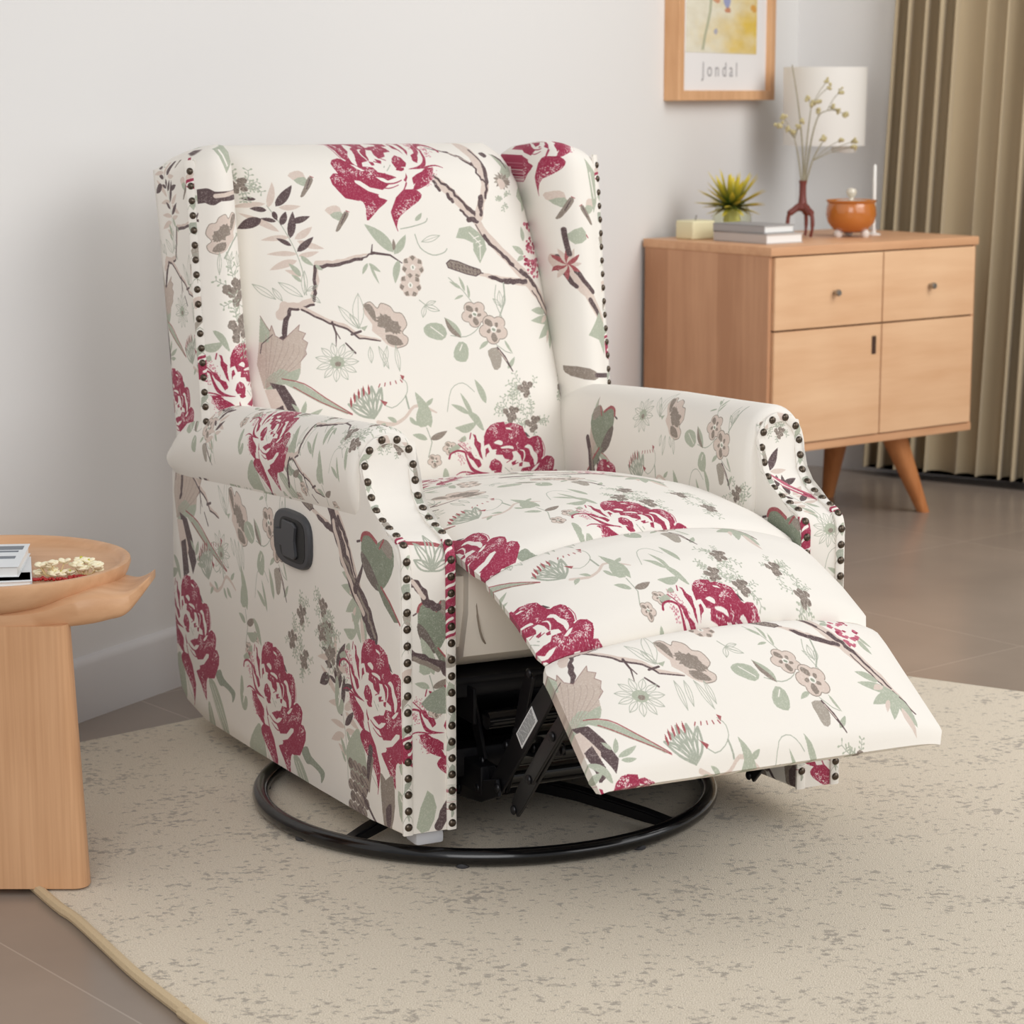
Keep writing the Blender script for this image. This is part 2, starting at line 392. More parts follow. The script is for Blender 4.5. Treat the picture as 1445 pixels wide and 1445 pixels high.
def zigzag(p):
    p.frame(*C1)
    base = [(1255, 680), (1180, 698), (1060, 728), (945, 735), (932, 850), (900, 935), (830, 960), (765, 960), (745, 1010)]
    p.S(BLUSH, rough_line(base, 5, p.r), [10]*4+[16]*4+[22]*4+[26]*4+[22]*4+[30]*4+[40]*4+[46]*4+[44])
    p.S(DARK, rough_line([(1250, 690), (1180, 712), (1060, 738), (945, 752)], 5, p.r), [8]*4+[16]*4+[18]*4+[14])
    p.S(DARK, rough_line([(938, 745), (926, 850), (915, 930)], 5, p.r), 17); p.S(DARK, rough_line([(910, 950), (840, 972), (790, 975)], 5, p.r), 12)
    p.S(DARK, rough_line([(795, 972), (768, 1030), (752, 1120), (725, 1150)], 4, p.r), [18]*4+[26]*4+[20]*4+[6])
    p.S(DARK, [(1250, 685), (1340, 700), (1400, 745)], [14, 10, 5]); p.S(DARK, [(1240, 690), (1250, 640)], [10, 5])
    p.S(BLUSH, rough_line([(845, 965), (980, 1045), (1070, 1075), (1130, 1130), (1240, 1158)], 3, p.r), [22]*8+[18]*8+[10])
    p.S(DARK, rough_line([(845, 975), (980, 1055), (1070, 1088), (1130, 1142), (1240, 1162)], 3, p.r), [10]*12+[8]*4+[5])
    p.S(DARK, [(995, 1050), (1010, 1110), (1003, 1180)], [12, 9, 3]); p.S(DARK, [(1010, 1100), (1028, 1140)], 5); p.S(DARK, [(1055, 1165), (1100, 1220)], [8, 10]); p.S(DARK, [(1090, 1120), (1140, 1105)], 12)
    # line leaves around
    for a, b, w in (((730, 920), (635, 840), 36), ((760, 930), (720, 860), 24), ((860, 910), (750, 830), 40), ((870, 900), (880, 770), 30), ((880, 880), (940, 850), 20), ((900, 900), (945, 945), 22)): p.leafline(LINE, a, b, w)
    p.leaf(SAGE, (1215, 740), (1180, 800), 20); p.leaf(SAGE, (1220, 740), (1280, 790), 22); p.leaf(SAGE, (1225, 745), (1265, 855), 14); p.leaf(SAGE, (940, 740), (975, 770), 20)

def bigflower(p):
    p.frame(*C1)
    p.P(BLUSH, [(1165, 965), (1205, 948), (1240, 985), (1262, 958), (1310, 978), (1330, 1010), (1370, 1020), (1392, 1080), (1362, 1122), (1390, 1152), (1376, 1190), (1325, 1205), (1270, 1180), (1240, 1140), (1200, 1105), (1205, 1070), (1170, 1015)], 2)
    p.S(TAUPE, [(1165, 965), (1205, 948), (1240, 985), (1262, 958), (1310, 978), (1330, 1010), (1370, 1020), (1392, 1080), (1362, 1122), (1390, 1152), (1376, 1190), (1325, 1205)], 4, 3)
    pts = []
    for i in range(40):
        a = 2*PI*i/40; r = p.r.uniform(.75, 1.15); pts.append((1295+68*math.cos(a)*r+10*math.sin(a), 1075+55*math.sin(a)*r+24*math.cos(a)))
    p.P(TAUPE, pts)
    p.P(TAUPE, [(1270, 1130), (1330, 1140), (1362, 1185), (1320, 1190), (1280, 1175)], 2); p.P(TAUPE, [(1168, 968), (1200, 960), (1225, 1000), (1225, 1060), (1190, 1010)], 2)
    for a, b, w in (((1130, 1090), (1035, 965), 40), ((1130, 1090), (1145, 900), 60), ((1140, 1090), (1090, 1010), 30)): p.leafline(LINE, a, b, w)
    for k in range(4):
        a = (1180+k*46, 1190); p.leafline(LINE, a, (a[0]+p.r.uniform(-60, 70), 1280+p.r.uniform(-30, 60)), 26)
    p.P(SAGE, [(1140, 1085), (1180, 1075), (1160, 1105)])

def sunline(p):
    p.frame(*C1)
    for k in range(11):
        a = 2*PI*k/11; p.leafline(LINE, (1000+34*math.cos(a), 1265+34*math.sin(a)), (1000+112*math.cos(a), 1265+105*math.sin(a)), 32)
    p.P(SAGE, [(1000+38*math.cos(t), 1265+34*math.sin(t)) for t in [i*PI/6 for i in range(12)]], 2); p.P(TAUPE, [(1003+17*math.cos(t), 1274+14*math.sin(t)) for t in [i*PI/4 for i in range(8)]], 2)

def tail(p):
    p.frame(*C1)
    p.P((196, 180, 168), [(655, 1010), (676, 1060), (690, 1090), (700, 1060), (712, 1115), (745, 1140), (775, 1110), (830, 1058), (822, 1090), (856, 1105), (838, 1135), (862, 1155), (846, 1195), (850, 1215), (820, 1250), (810, 1320), (740, 1345), (690, 1380), (640, 1400), (622, 1270), (640, 1150)])
    p.P(SAGE, [(720, 1290), (760, 1310), (812, 1290), (795, 1350), (750, 1370), (690, 1385), (655, 1420), (650, 1350)], 2)
    p.P(SAGE, [(655, 1010), (690, 1090), (680, 1150), (640, 1150)])
    for k in range(8): p.S((176, 158, 148), [(650, 1395), (668+k*22, 1150+k*14), (672+k*24, 1110+k*10)], 3, 3)
    p.S((150, 120, 116), [(655, 1010), (676, 1060), (690, 1090), (700, 1060), (712, 1115), (745, 1140), (775, 1110), (830, 1058), (822, 1090), (856, 1105), (838, 1135), (862, 1155), (846, 1195), (850, 1215), (820, 1250)], 3)
    p.S(DARK, [(640, 1210), (650, 1160), (700, 1110)], 4)
    # long forked feathers and the trunk below
    p.frame(0, 0, 1)
    p.P(SAGE, [(372, 515), (402, 521), (432, 544), (462, 564), (455, 565), (420, 547), (390, 527)])
    p.S(RED, [(380, 515), (405, 522), (430, 542), (462, 565)], 1.3, 3); p.S(RED, [(392, 526), (425, 548), (462, 566)], 1.2, 3)
    p.P(DARK, [(366, 520), (382, 524), (392, 545), (400, 572), (392, 590), (380, 560)]); p.P(BLUSH, [(360, 530), (372, 528), (384, 560), (378, 585), (366, 560)])
    p.P(DARK, [(368, 556), (378, 550), (384, 590), (372, 600)])
    for a, b, w in (((398, 565), (405, 545), 6), ((400, 570), (425, 556), 7), ((402, 574), (420, 572), 6), ((396, 560), (388, 548), 5)): p.leaf(SAGE, a, b, w)

def lotus(p):
    p.frame(0, 0, 1)
    c = (490, 572)
    for k in range(5):
        a = -PI/2+(k-2)*.36-.35; p.leafline(LINE, c, (c[0]+36*math.cos(a), c[1]+42*math.sin(a)), 11)
    for k in range(5):
        a = -PI/2+(k-2)*.2-.5; x, y = c[0]+36*math.cos(a), c[1]+42*math.sin(a); p.P(RED, [(x-1.5, y+2), (x, y-4), (x+1.5, y+2), (x+1, y+8), (x-1, y+11)])
    for k in range(5): p.S(RED, [(500+k*8, 531-k*1.2), (502+k*7, 527-k*1)], 1.4)
    p.S(LINE, [(500, 532), (498, 545), (515, 560), (535, 545), (538, 528), (530, 520)], 1, 3); p.P(RED, [(500, 548), (510, 552), (506, 557)]); p.P(RED, [(530, 516), (536, 518), (533, 524)])
    p.S(BLUSH, [(495, 578), (515, 582), (532, 574), (545, 560), (560, 562), (575, 570)], [5, 5, 4, 4, 4, 2], 3); p.S(LINE, [(535, 545), (538, 562)], 2.4)
    for a, b, w in (((520, 580), (508, 572), 6), ((548, 572), (562, 582), 7), ((538, 574), (548, 586), 6), ((560, 560), (572, 550), 6), ((505, 580), (495, 590), 6)): p.leaf(SAGE, a, b, w)

def spears(p):
    p.frame(0, 0, 1)
    p.leaf(SAGE, (645, 562), (632, 528), 9); p.leaf(SAGE, (566, 590), (548, 540), 14); p.P(SAGE, [(552, 560), (568, 568), (560, 588), (546, 584)], 2)
    p.S(LINE, [(560, 590), (566, 610), (560, 630)], 1.2)
    p.leaf(SAGE, (560, 606), (540, 598), 8); p.leaf(TAUPE, (564, 606), (588, 596), 9); p.leaf(SAGE, (620, 575), (596, 560), 7); p.leaf(SAGE, (625, 580), (610, 545), 6)
    p.S(LINE, [(590, 570), (598, 540), (615, 532), (630, 545)], .9, 3)
    for x, y in ((568, 636), (590, 620)): fiveflower(p, x, y, 9, small=True)

def fiveflower(p, cx, cy, r, small=False):
    p.frame(0, 0, 1); a0 = p.r.uniform(0, 1)
    for k in range(5):
        a = a0+2*PI*k/5; x, y = cx+r*.62*math.cos(a), cy+r*.62*math.sin(a)
        p.P(BLUSH, [(x+r*.5*math.cos(t), y+r*.46*math.sin(t)) for t in [i*PI/4 for i in range(8)]], 2)
        p.S(TAUPE, [(cx+r*.62*math.cos(a)+r*.5*math.cos(t), cy+r*.62*math.sin(a)+r*.46*math.sin(t)) for t in [a-1.4+i*.4 for i in range(8)]], r*.055)
        g = 1.0 if k % 2 else .62; p.P(TAUPE, [(cx+r*.2*math.cos(a), cy+r*.2*math.sin(a)), (cx+r*.75*g*math.cos(a-.5), cy+r*.75*g*math.sin(a-.5)), (cx+r*.95*g*math.cos(a-.1), cy+r*.95*g*math.sin(a-.1)), (cx+r*.6*g*math.cos(a+.3), cy+r*.6*g*math.sin(a+.3))], 2)
    p.P(CREAM, [(cx+r*.24*math.cos(t), cy+r*.24*math.sin(t)) for t in [i*PI/4 for i in range(8)]], 2); p.S(SAGED, [(cx-1, cy), (cx+1, cy+1)], r*.18)

def flowers(p):
    p.frame(*C2)
    p.S(LINE, [(580, 990), (550, 1060), (480, 1100), (400, 1090)], 4, 3); p.S(LINE, [(640, 1150), (690, 1190), (720, 1200)], 4); p.S(LINE, [(720, 830), (715, 920), (680, 1000)], 8, 3); p.S(LINE, [(675, 840), (660, 920), (690, 1010)], 4, 3)
    p.leaf(SAGE, (455, 1105), (375, 995), 40); p.leaf(TAUPE, (455, 1105), (378, 995), 26, bend=-.5)
    p.P(SAGE, [(262, 1045), (300, 1020), (360, 1030), (382, 1080), (350, 1112), (300, 1100), (270, 1080)], 2); p.S(CREAM, [(300, 1040), (360, 1090)], 5)
    p.P(SAGE, [(405, 1180), (440, 1125), (480, 1140), (485, 1190), (465, 1230), (415, 1220)], 2); p.S(CREAM, [(440, 1170), (455, 1140)], 6)
    p.leaf(SAGE, (600, 1130), (545, 1170), 22); p.leaf(SAGE, (690, 1130), (730, 1205), 14); p.leaf(SAGE, (690, 1280), (738, 1220), 24)
    p.P(GREYB, [(590, 1180), (640, 1165), (665, 1200), (650, 1270), (615, 1280), (600, 1230)], 2); p.S(DARK, [(645, 1165), (680, 1220), (718, 1295)], [8, 16, 5]); p.S(BLUSH, [(652, 1180), (690, 1240)], 5)
    fiveflower(p, 500+540/3.8026, 180+985/3.8026, 17); fiveflower(p, 500+636/3.8026, 180+1070/3.8026, 19)
    p.frame(*C2)
    p.S(LINE, [(420, 790), (490, 860), (530, 920)], 4); 
    for a, b, w in (((480, 850), (422, 810), 18), ((500, 865), (475, 785), 16), ((520, 900), (515, 830), 14), ((490, 885), (440, 905), 14)): p.leaf(SAGE, a, b, w)
    for a, b, w in (((690, 960), (690, 870), 30), ((690, 950), (650, 910), 20), ((700, 960), (720, 890), 20)): p.leafline(LINE, a, b, w)

def pods(p):
    for cx, cy in ((563, 372), (557, 396)):
        p.frame(0, 0, 1); r = 15
        for k in range(7):
            a = 2*PI*k/7+.3; x, y = cx+r*.6*math.cos(a), cy+r*.68*math.sin(a)
            p.P(BLUSH, [(x+r*.42*math.cos(t), y+r*.42*math.sin(t)) for t in [i*PI/4 for i in range(8)]], 2)
            p.P(TAUPE, [(cx+r*.85*math.cos(a-.3), cy+r*.95*math.sin(a-.3)), (cx+r*1.0*math.cos(a), cy+r*1.1*math.sin(a)), (cx+r*.85*math.cos(a+.3), cy+r*.95*math.sin(a+.3)), (cx+r*.55*math.cos(a), cy+r*.6*math.sin(a))])
        p.P(CREAM, [(cx+3.5*math.cos(t), cy+3.5*math.sin(t)) for t in [i*PI/4 for i in range(8)]], 2); p.S(SAGED, [(cx, cy-1), (cx, cy+1)], 2)
    p.frame(*C2)
    p.leaf(SAGE, (150, 660), (222, 560), 40); p.leaf(SAGE, (150, 650), (15, 500), 60); p.leaf(SAGE, (140, 640), (95, 550), 30); p.leaf(TAUPE, (150, 640), (155, 580), 18); p.leaf(SAGE, (170, 690), (140, 810), 36)
    p.S(LINE, [(255, 900), (300, 940), (330, 950)], 4); p.leafline(LINE, (280, 930), (355, 960), 30); p.leafline(LINE, (280, 930), (265, 990), 24); p.leafline(LINE, (285, 925), (340, 910), 20)
    p.S(LINE, [(270, 560), (290, 630), (350, 670), (410, 660), (430, 640)], 5, 3); p.S(LINE, [(200, 530), (260, 520), (330, 500), (345, 480)], 5, 3); p.leaf(SAGE, (280, 490), (320, 450), 22); p.leafline(LINE, (300, 600), (400, 570), 30)

def mainbranch(p):
    p.frame(*C2)
    P1 = [(330, 170), (400, 260), (480, 345), (590, 470), (650, 580), (760, 700), (850, 790), (920, 880), (1000, 985), (1060, 1075), (1112, 1150)]
    p.S(BLUSH, rough_line(P1, 4, p.r, 3), [float(np.interp(i/3, range(11), [30, 42, 50, 44, 46, 50, 62, 64, 50, 34, 8])) for i in range(31)])
    dk = rough_line([(345, 175), (415, 262), (500, 345), (560, 420), (612, 470)], 5, p.r, 5); p.S(DARK, dk, [8]*4+[12]*4+[14]*8+[22]*5)
    p.S(DARK, rough_line([(405, 285), (430, 335)], 4, p.r), 16); p.S(DARK, rough_line([(470, 360), (492, 395)], 4, p.r), 18); p.S(DARK, rough_line([(530, 440), (570, 490), (610, 500)], 5, p.r), [12]*4+[26]*5)
    p.S(DARK, rough_line([(640, 580), (680, 630), (740, 690), (790, 740)], 5, p.r), [20]*4+[16]*4+[20]*5); p.S(DARK, rough_line([(600, 520), (640, 600)], 3, p.r), 5)
    p.S(DARK, rough_line([(840, 770), (890, 815), (930, 870), (985, 960), (1040, 1030)], 5, p.r), [26]*4+[24]*4+[14]*4+[10]*5); p.S(DARK, rough_line([(900, 880), (950, 960), (1010, 1040)], 4, p.r), 7); p.S(DARK, rough_line([(1045, 1045), (1112, 1150)], 5, p.r), [16]*3+[8]*2); p.S(DARK, rough_line([(760, 720), (850, 800)], 4, p.r), 6)
    f = [(625, 480), (640, 420), (680, 340), (690, 250), (672, 130)]
    p.S(BLUSH, rough_line(f, 4, p.r), [44]*4+[40]*4+[46]*4+[58]*4+[66]); p.S(DARK, rough_line([(640, 470), (640, 420), (655, 370)], 4, p.r), [18]*4+[30]*4+[16])
    p.S(DARK, rough_line([(680, 380), (700, 290), (706, 200), (690, 135)], 5, p.r), [14]*4+[22]*4+[10]*4+[14]); p.S(DARK, rough_line([(648, 200), (660, 260), (690, 300)], 5, p.r), 10)
    p.S(DARK, rough_line([(470, 120), (555, 145), (600, 170), (642, 205)], 3, p.r), [5]*4+[10]*4+[16]*5); p.S(BLUSH, [(560, 145), (640, 195)], 4)
    g = [(870, 835), (780, 825), (705, 808), (620, 785), (575, 768)]
    p.S(BLUSH, rough_line(g, 3, p.r), [36]*4+[32]*4+[26]*4+[18]*5); p.S(DARK, rough_line([(860, 830), (780, 828), (715, 818), (640, 795)], 4, p.r), [24]*4+[28]*4+[20]*4+[8]); p.S(DARK, [(610, 775), (570, 765)], 6)
    c = [(418, 715), (440, 698), (480, 708), (540, 735), (595, 755), (600, 772), (570, 788), (520, 775), (450, 748), (425, 738)]
    p.P(TAUPE, c, 2); p.S(DARK, c+[c[0]], 5)
    for k in range(16): x = 440+k % 8*19; y = 722+(x-440)*.26+(12 if k > 7 else -8); p.S(DARK, [(x, y), (x+9, y+5), (x+4, y+12)], 3)
    p.P(SAGE, [(485, 585), (508, 535), (570, 525), (612, 560), (640, 600), (645, 650), (600, 722), (572, 655), (575, 615), (530, 592)], 1); p.S(CREAM, [(560, 560), (612, 620), (605, 700)], 5)
    for k in range(3): p.S(CREAM, [(580+k*12, 590+k*22), (610+k*6, 580+k*24)], 5)
    # palm leaf at the branch's end
    for a, b, w in (((1060, 1060), (865, 1040), 50), ((985, 1010), (875, 985), 40), ((1070, 1060), (905, 1140), 56), ((1050, 1070), (985, 1205), 46), ((1060, 1070), (1092, 1225), 60)): p.leaf(SAGE, a, b, w)
    for a, b, w in (((1000, 1030), (940, 1060), 30), ((1000, 1100), (965, 1170), 22), ((1050, 1130), (1080, 1270), 34)): p.leaf(BLUSH, a, b, w)

def minipeony(p):
    p.frame(*C2)
    p.leaf(SAGE, (870, 690), (800, 640), 34); p.leaf(SAGE, (870, 700), (820, 720), 26); p.leaf(SAGE, (990, 760), (1030, 840), 34); p.leaf(SAGE, (1000, 740), (1050, 790), 22); p.leaf(SAGE, (880, 620), (880, 540), 30)
    for cx, cy, rx, ry, n in ((945, 640, 50, 42, 12), (935, 720, 72, 62, 20), (930, 785, 48, 46, 12), (958, 540, 48, 34, 10)):
        for k in range(n):
            a = p.r.uniform(0, 2*PI); d = math.sqrt(p.r.random()); x, y = cx+rx*d*math.cos(a), cy+ry*d*math.sin(a)
            q = p.r.uniform(8, 20); p.P(p.r.choice((PINK, MAG, PINK)), [(x-q, y), (x-q*.2, y-q*.7), (x+q, y-q*.3), (x+q*.4, y+q*.2), (x, y+q*.7)], 2)

def topleaf(p):
    p.frame(*C2)
    p.P(SAGE, [(790, 150), (850, 190), (900, 230), (880, 270), (830, 280), (800, 250), (825, 220)], 2); p.P(SAGE, [(885, 380), (940, 330), (970, 400), (955, 440), (910, 465), (920, 420)], 2)
    p.S(DARK, [(810, 160), (850, 190), (860, 230)], [6, 14, 5]); p.P(DARK, [(728, 150), (760, 145), (768, 162), (742, 172)], 2)
    for k in range(14):
        a = k*.5; p.leaf(TAUPE if k % 2 else GREYB, (800, 295), (800+58*math.cos(a), 295+48*math.sin(a)), 20)
    p.P(BLUSH, [(765, 290), (800, 285), (815, 320), (780, 340)], 2)
    p.frame(0, 0, 1); lace(p, 708, 284, 7, 7)

def grounds(p):
    """small tufts, buds and dark stems under the peonies"""
    p.frame(0, 0, 1)
    for x, y in ((470, 700), (560, 715), (720, 720)):
        for k in range(5): p.leaf(SAGE, (x, y), (x+p.r.uniform(-16, 16), y-p.r.uniform(14, 34)), 6)
    cluster(p, 600, 700, 8)

def bigbird(p):
    """green bird on a branch; anchor = breast (0, 0), about 60 units tall"""
    p.frame(0, 0, 1)
    p.P((132, 140, 122), [(-20, -24), (-14, -33), (-4, -33), (2, -26), (12, -36), (24, -30), (26, -8), (18, 14), (8, 28), (0, 30), (-12, 18), (-19, 0)], 2)
    p.P((112, 102, 96), [(-20, -10), (-10, -2), (-2, 10), (6, 26), (0, 30), (-12, 20), (-20, 2)], 2)
    p.P((150, 140, 130), [(6, -30), (16, -36), (24, -28), (22, -14), (12, -20)], 2)
    p.S(RED, [(-20, -24), (-17, -32), (-8, -35), (2, -28)], 3.4, 3); p.S(RED, [(6, -22), (12, -34)], 2)
    p.P((124, 128, 112), [(0, 22), (10, 26), (22, 42), (32, 58), (26, 60), (12, 44)]); p.S(RED, [(8, 24), (20, 38), (34, 60)], 2)
    p.S(DARK, [(-22, -22), (-26, -20)], 2)

ALL = (sprig, birds, zigzag, sunline, bigflower, tail, lotus, clusters, spears, pods, topleaf, minipeony, mainbranch, flowers)
def full_art(pan, at, an, sx, sy, seed=3, peonies=((649, 657), (397, 657)), mirrored=True, sh=0):
    for k, f in enumerate(ALL): f(Pen(pan, at, an, sx, sy, seed+k, sh))
    for k, q in enumerate(peonies):
        dx = (q[0]-an[0])*sx
        peony(Pen(pan, (at[0]+dx, at[1]-(q[1]-an[1])*sy+sh*dx), (649, 657), sx, sy, seed+40+k, sh))
    if mirrored:
        X = at[0]+(572-an[0])*sx; Y = at[1]-(237-an[1])*sy
        bloom(Pen(pan, (X, Y), (649, 657), -sx*1.02, sy*.92, seed+50))
def put(pan, f, at, an, sx, sy=None, seed=7): f(Pen(pan, at, an, sx, sy or abs(sx), seed))

def fabric(pan):
    # the block print lets a little of the cloth through
    g = np.random.default_rng(5).random((pan.H+2, pan.W+2), dtype=np.float32); g = (g[1:-1, 1:-1]*2+g[:-2, 1:-1]+g[2:, 1:-1]+g[1:-1, :-2]+g[1:-1, 2:])/6
    q = np.random.default_rng(6).random((pan.H//14+2, pan.W//14+2), dtype=np.float32); q = np.kron(q, np.ones((14, 14), np.float32))[:pan.H, :pan.W]
    k = np.clip((g-.5)*1.1+(q-.5)*.10, 0, .3)[..., None]; pan.a += (np.array(CREAM, np.float32)-pan.a)*k
    img = bpy.data.images.new(pan.name, pan.W, pan.H, alpha=False)
    buf = np.ones((pan.H, pan.W, 4), np.float32); buf[..., :3] = pan.a/255
    img.pixels.foreach_set(buf.ravel()); img.update(); img.pack()
    m = bpy.data.materials.new('floral_fabric_'+pan.name); m.use_nodes = True
    N = m.node_tree.nodes; Lk = m.node_tree.links; b = N['Principled BSDF']
    t = N.new('ShaderNodeTexImage'); t.image = img; t.interpolation = 'Linear'; t.extension = 'EXTEND'
    uv = N.new('ShaderNodeUVMap'); uv.uv_map = 'UVMap'; Lk.new(uv.outputs[0], t.inputs['Vector'])
    Lk.new(t.outputs['Color'], b.inputs['Base Color'])
    b.inputs['Roughness'].default_value = .85; b.inputs['Specular IOR Level'].default_value = .2; b.inputs['Sheen Weight'].default_value = .08
    tc = N.new('ShaderNodeTexCoord'); nz = N.new('ShaderNodeTexNoise'); nz.inputs['Scale'].default_value = 700; nz.inputs['Detail'].default_value = 1
    n2 = N.new('ShaderNodeTexNoise'); n2.inputs['Scale'].default_value = 9; n2.inputs['Detail'].default_value = 2
    bp = N.new('ShaderNodeBump'); bp.inputs['Strength'].default_value = .12; bp.inputs['Distance'].default_value = .001
    b2 = N.new('ShaderNodeBump'); b2.inputs['Strength'].default_value = .25; b2.inputs['Distance'].default_value = .006
    Lk.new(tc.outputs['Object'], nz.inputs['Vector']); Lk.new(tc.outputs['Object'], n2.inputs['Vector'])
    Lk.new(nz.outputs['Fac'], bp.inputs['Height']); Lk.new(n2.outputs['Fac'], b2.inputs['Height'])
    Lk.new(b2.outputs['Normal'], bp.inputs['Normal']); Lk.new(bp.outputs['Normal'], b.inputs['Normal'])
    return m

# ------------------------------------------------------------------ the recliner's print, panel by panel (metres)
back_p = Panel('back', -.36, .38, .54, 1.22)
full_art(back_p, (.155, 1.015), (600, 300), .00155, .001405)
side_p = Panel('side', -.95, 0, .46, 1.22)
side_p.clip = (-.95, .60, .46, 1.22)
full_art(side_p, (-.715, .844), (385, 490), .00135, .00122, 11)
side_p.clip = (-.95, 0, .46, .62)
S1 = .00165; S2 = .0016
put(side_p, tail, (-.62, .49), (385, 490), .0026, .0016, 21)
for f, at, an in ((zigzag, (-.47, .575), (500, 400)), (bigflower, (-.345, .495), (525, 440)), (sunline, (-.45, .40), (448, 495)), (lotus, (-.50, .365), (500, 555)),
                  (spears, (-.28, .33), (590, 580)), (clusters, (-.09, .335), (690, 560)), (mainbranch, (.063, .567), (700, 375)), (flowers, (-.17, .455), (665, 465)), (sprig, (.115, .245), (412, 320))):
    put(side_p, f, at, an, S1, S2, 21)
cluster(Pen(side_p, (.047, .35), (778, 552), S1, S2, 5), 778, 552, 11); cluster(Pen(side_p, (.06, .31), (778, 552), S1, S2, 6), 778, 552, 11); cluster(Pen(side_p, (.03, .39), (778, 552), S1, S2, 8), 778, 552, 9)
pn = Pen(side_p, (0, 0), (0, 0), .001, .001, 14)
bp_ = [(40, -600), (85, -545), (120, -490), (165, -445), (205, -415), (235, -380), (250, -330)]
pn.S(DARK, rough_line(bp_, 5, pn.r), [22]*4+[28]*8+[34]*8+[26]*5); pn.S(BLUSH, rough_line([(x-8, y+4) for x, y in bp_[1:5]], 4, pn.r), 11); pn.S(TAUPE, rough_line([(x+6, y) for x, y in bp_[2:6]], 4, pn.r), 7)
pn.S(DARK, [(165, -445), (190, -480), (200, -500)], [16, 8, 3])
for at in ((-.652, .214), (-.235, .168), (.205, .265)): put(side_p, peony, at, (649, 657), .00178, S2)
put(side_p, bigbird, (.245, .50), (0, 0), .0027, .00135)
pn = Pen(side_p, (.2, .1), (0, 0), .0014, .0014, 4)
pn.S(DARK, rough_line([(15, -60), (5, -20), (-20, 30), (-40, 60)], 2, pn.r), [12]*9+[16]*4); pn.S(TAUPE, rough_line([(18, -50), (8, -10)], 2, pn.r), 5)
for q in range(26): pn.P((150, 136, 126) if q % 3 else (128, 114, 106), [(-44+q % 4*13+q//4 % 2*6+8*math.cos(k_*PI/3), -30+q//4*13+7*math.sin(k_*PI/3)) for k_ in range(6)], 2); pn.S(DARK, [(-50+q % 4*13+q//4 % 2*6, -32+q//4*13), (-40+q % 4*13+q//4 % 2*6, -26+q//4*13)], 1.5)
pn.S(DARK, [(-10, 0), (20, 20), (40, 30)], [5, 4, 2]); pn.P(TAUPE, [(40, -40), (55, -35), (75, -45), (80, -10), (70, 20), (55, 30), (45, 5)], 2); pn.P(DARK, [(55, 0), (70, -10), (68, 16), (58, 20)], 2)
for q in range(8): pn.leafline(LINE, (10+q*9, 40), (5+q*10, 75), 8)
side_p.clip = None
foot_p = Panel('seat', -.27, -1.42, .47, .02)
for c0, c1, at, an, sx, sy, sd in ((-.869, .02, (.061, -.851), (649, 657), .00122, .00125, 31), (-1.098, -.869, (.085, -1.119), (649, 657), .00122, .00128, 31), (-1.42, -1.098, (.199, -1.237), (665, 465), .00134, .00125, 31)):
    foot_p.clip = (-.27, c0, .47, c1); full_art(foot_p, at, an, sx, sy, sd, sh=-.2)
foot_p.clip = None
pad_p = Panel('armrest', -.85, 0, .32, .52)
full_art(pad_p, (-.215, .10), (649, 657), .00135, .0012, 51, peonies=((649, 657),)); put(pad_p, clusters, (.14, .16), (690, 560), .0012, .0012); put(pad_p, spears, (-.02, .08), (590, 580), .0014, .0014)
put(pad_p, flowers, (-.48, .10), (665, 465), .0012, .0012)
put(pad_p, zigzag, (.06, .10), (505, 400), .0012, .0012); put(pad_p, spears, (.10, .05), (590, 580), .0012, .0012); put(pad_p, sprig, (-.44, .13), (412, 320), .0011, .0011)
rarm_p = Panel('inner_arm', -.75, -.1, .32, .52)
for f, at, an in ((lotus, (-.15, .045), (500, 555)), (flowers, (.150, .115), (665, 465)), (bigflower, (-.03, .165), (525, 440)), (sunline, (-.16, .15), (448, 495)), (spears, (.03, .005), (590, 580)), (clusters, (.20, .02), (700, 560)), (tail, (-.33, .035), (385, 540)), (bloom, (-.33, -.035), (649, 657))):
    put(rarm_p, f, at, an, .0014, .0013, 61)
put(rarm_p, bigbird, (-.315, .108), (0, 0), -.0021, .0014); pn = Pen(rarm_p, (-.36, .05), (0, 0), .001, .001, 3); pn.S(DARK, rough_line([(-20, -40), (-8, 10), (4, 70)], 2, pn.r), [16]*4+[22]*5); pn.S(TAUPE, rough_line([(-10, -20), (0, 40)], 2, pn.r), 8)
rib_p = Panel('arm_front', 0, 0, .11, 1.05)
put(rib_p, bloom, (.082, .165), (649, 657), .0013, .0013); put(rib_p, bigbird, (.055, .335), (0, 0), .00125, .0013); put(rib_p, spears, (.05, .26), (560, 590), .0013, .0013)
pn = Pen(rib_p, (.055, .27), (0, 0), .001, .001, 9)
pn.S(DARK, rough_line([(-40, -30), (-10, -14), (20, -2), (42, 20)], 2, pn.r), [14]*9+[18]*4); pn.S(TAUPE, rough_line([(-30, -20), (10, 2)], 2, pn.r), 8); pn.S(DARK, rough_line([(-40, -150), (-18, -130), (-10, -110), (10, -100)], 2, pn.r), 13); pn.S(BLUSH, rough_line([(-34, -146), (-14, -118)], 1, pn.r), 7)
pn.S(RED, [(-35, -212), (0, -206), (30, -196)], [12, 9, 3]); pn.P(SAGED, [(-20, 55), (20, 30), (45, 70), (10, 75)], 2); pn.P(SAGE, [(-30, 260), (-10, 200), (6, 230), (-8, 268)], 2); pn.S(DARK, rough_line([(40, 170), (32, 220), (10, 262)], 2, pn.r), 16)
for a in ((-25, -210), (0, -230), (25, -205), (32, -175), (-30, -180)): pn.leafline(LINE, (0, -160), a, 14)
put(rib_p, clusters, (.045, .72), (690, 560), .0009, .0009)
ribr_p = Panel('arm_front_right', 0, 0, .11, 1.05)
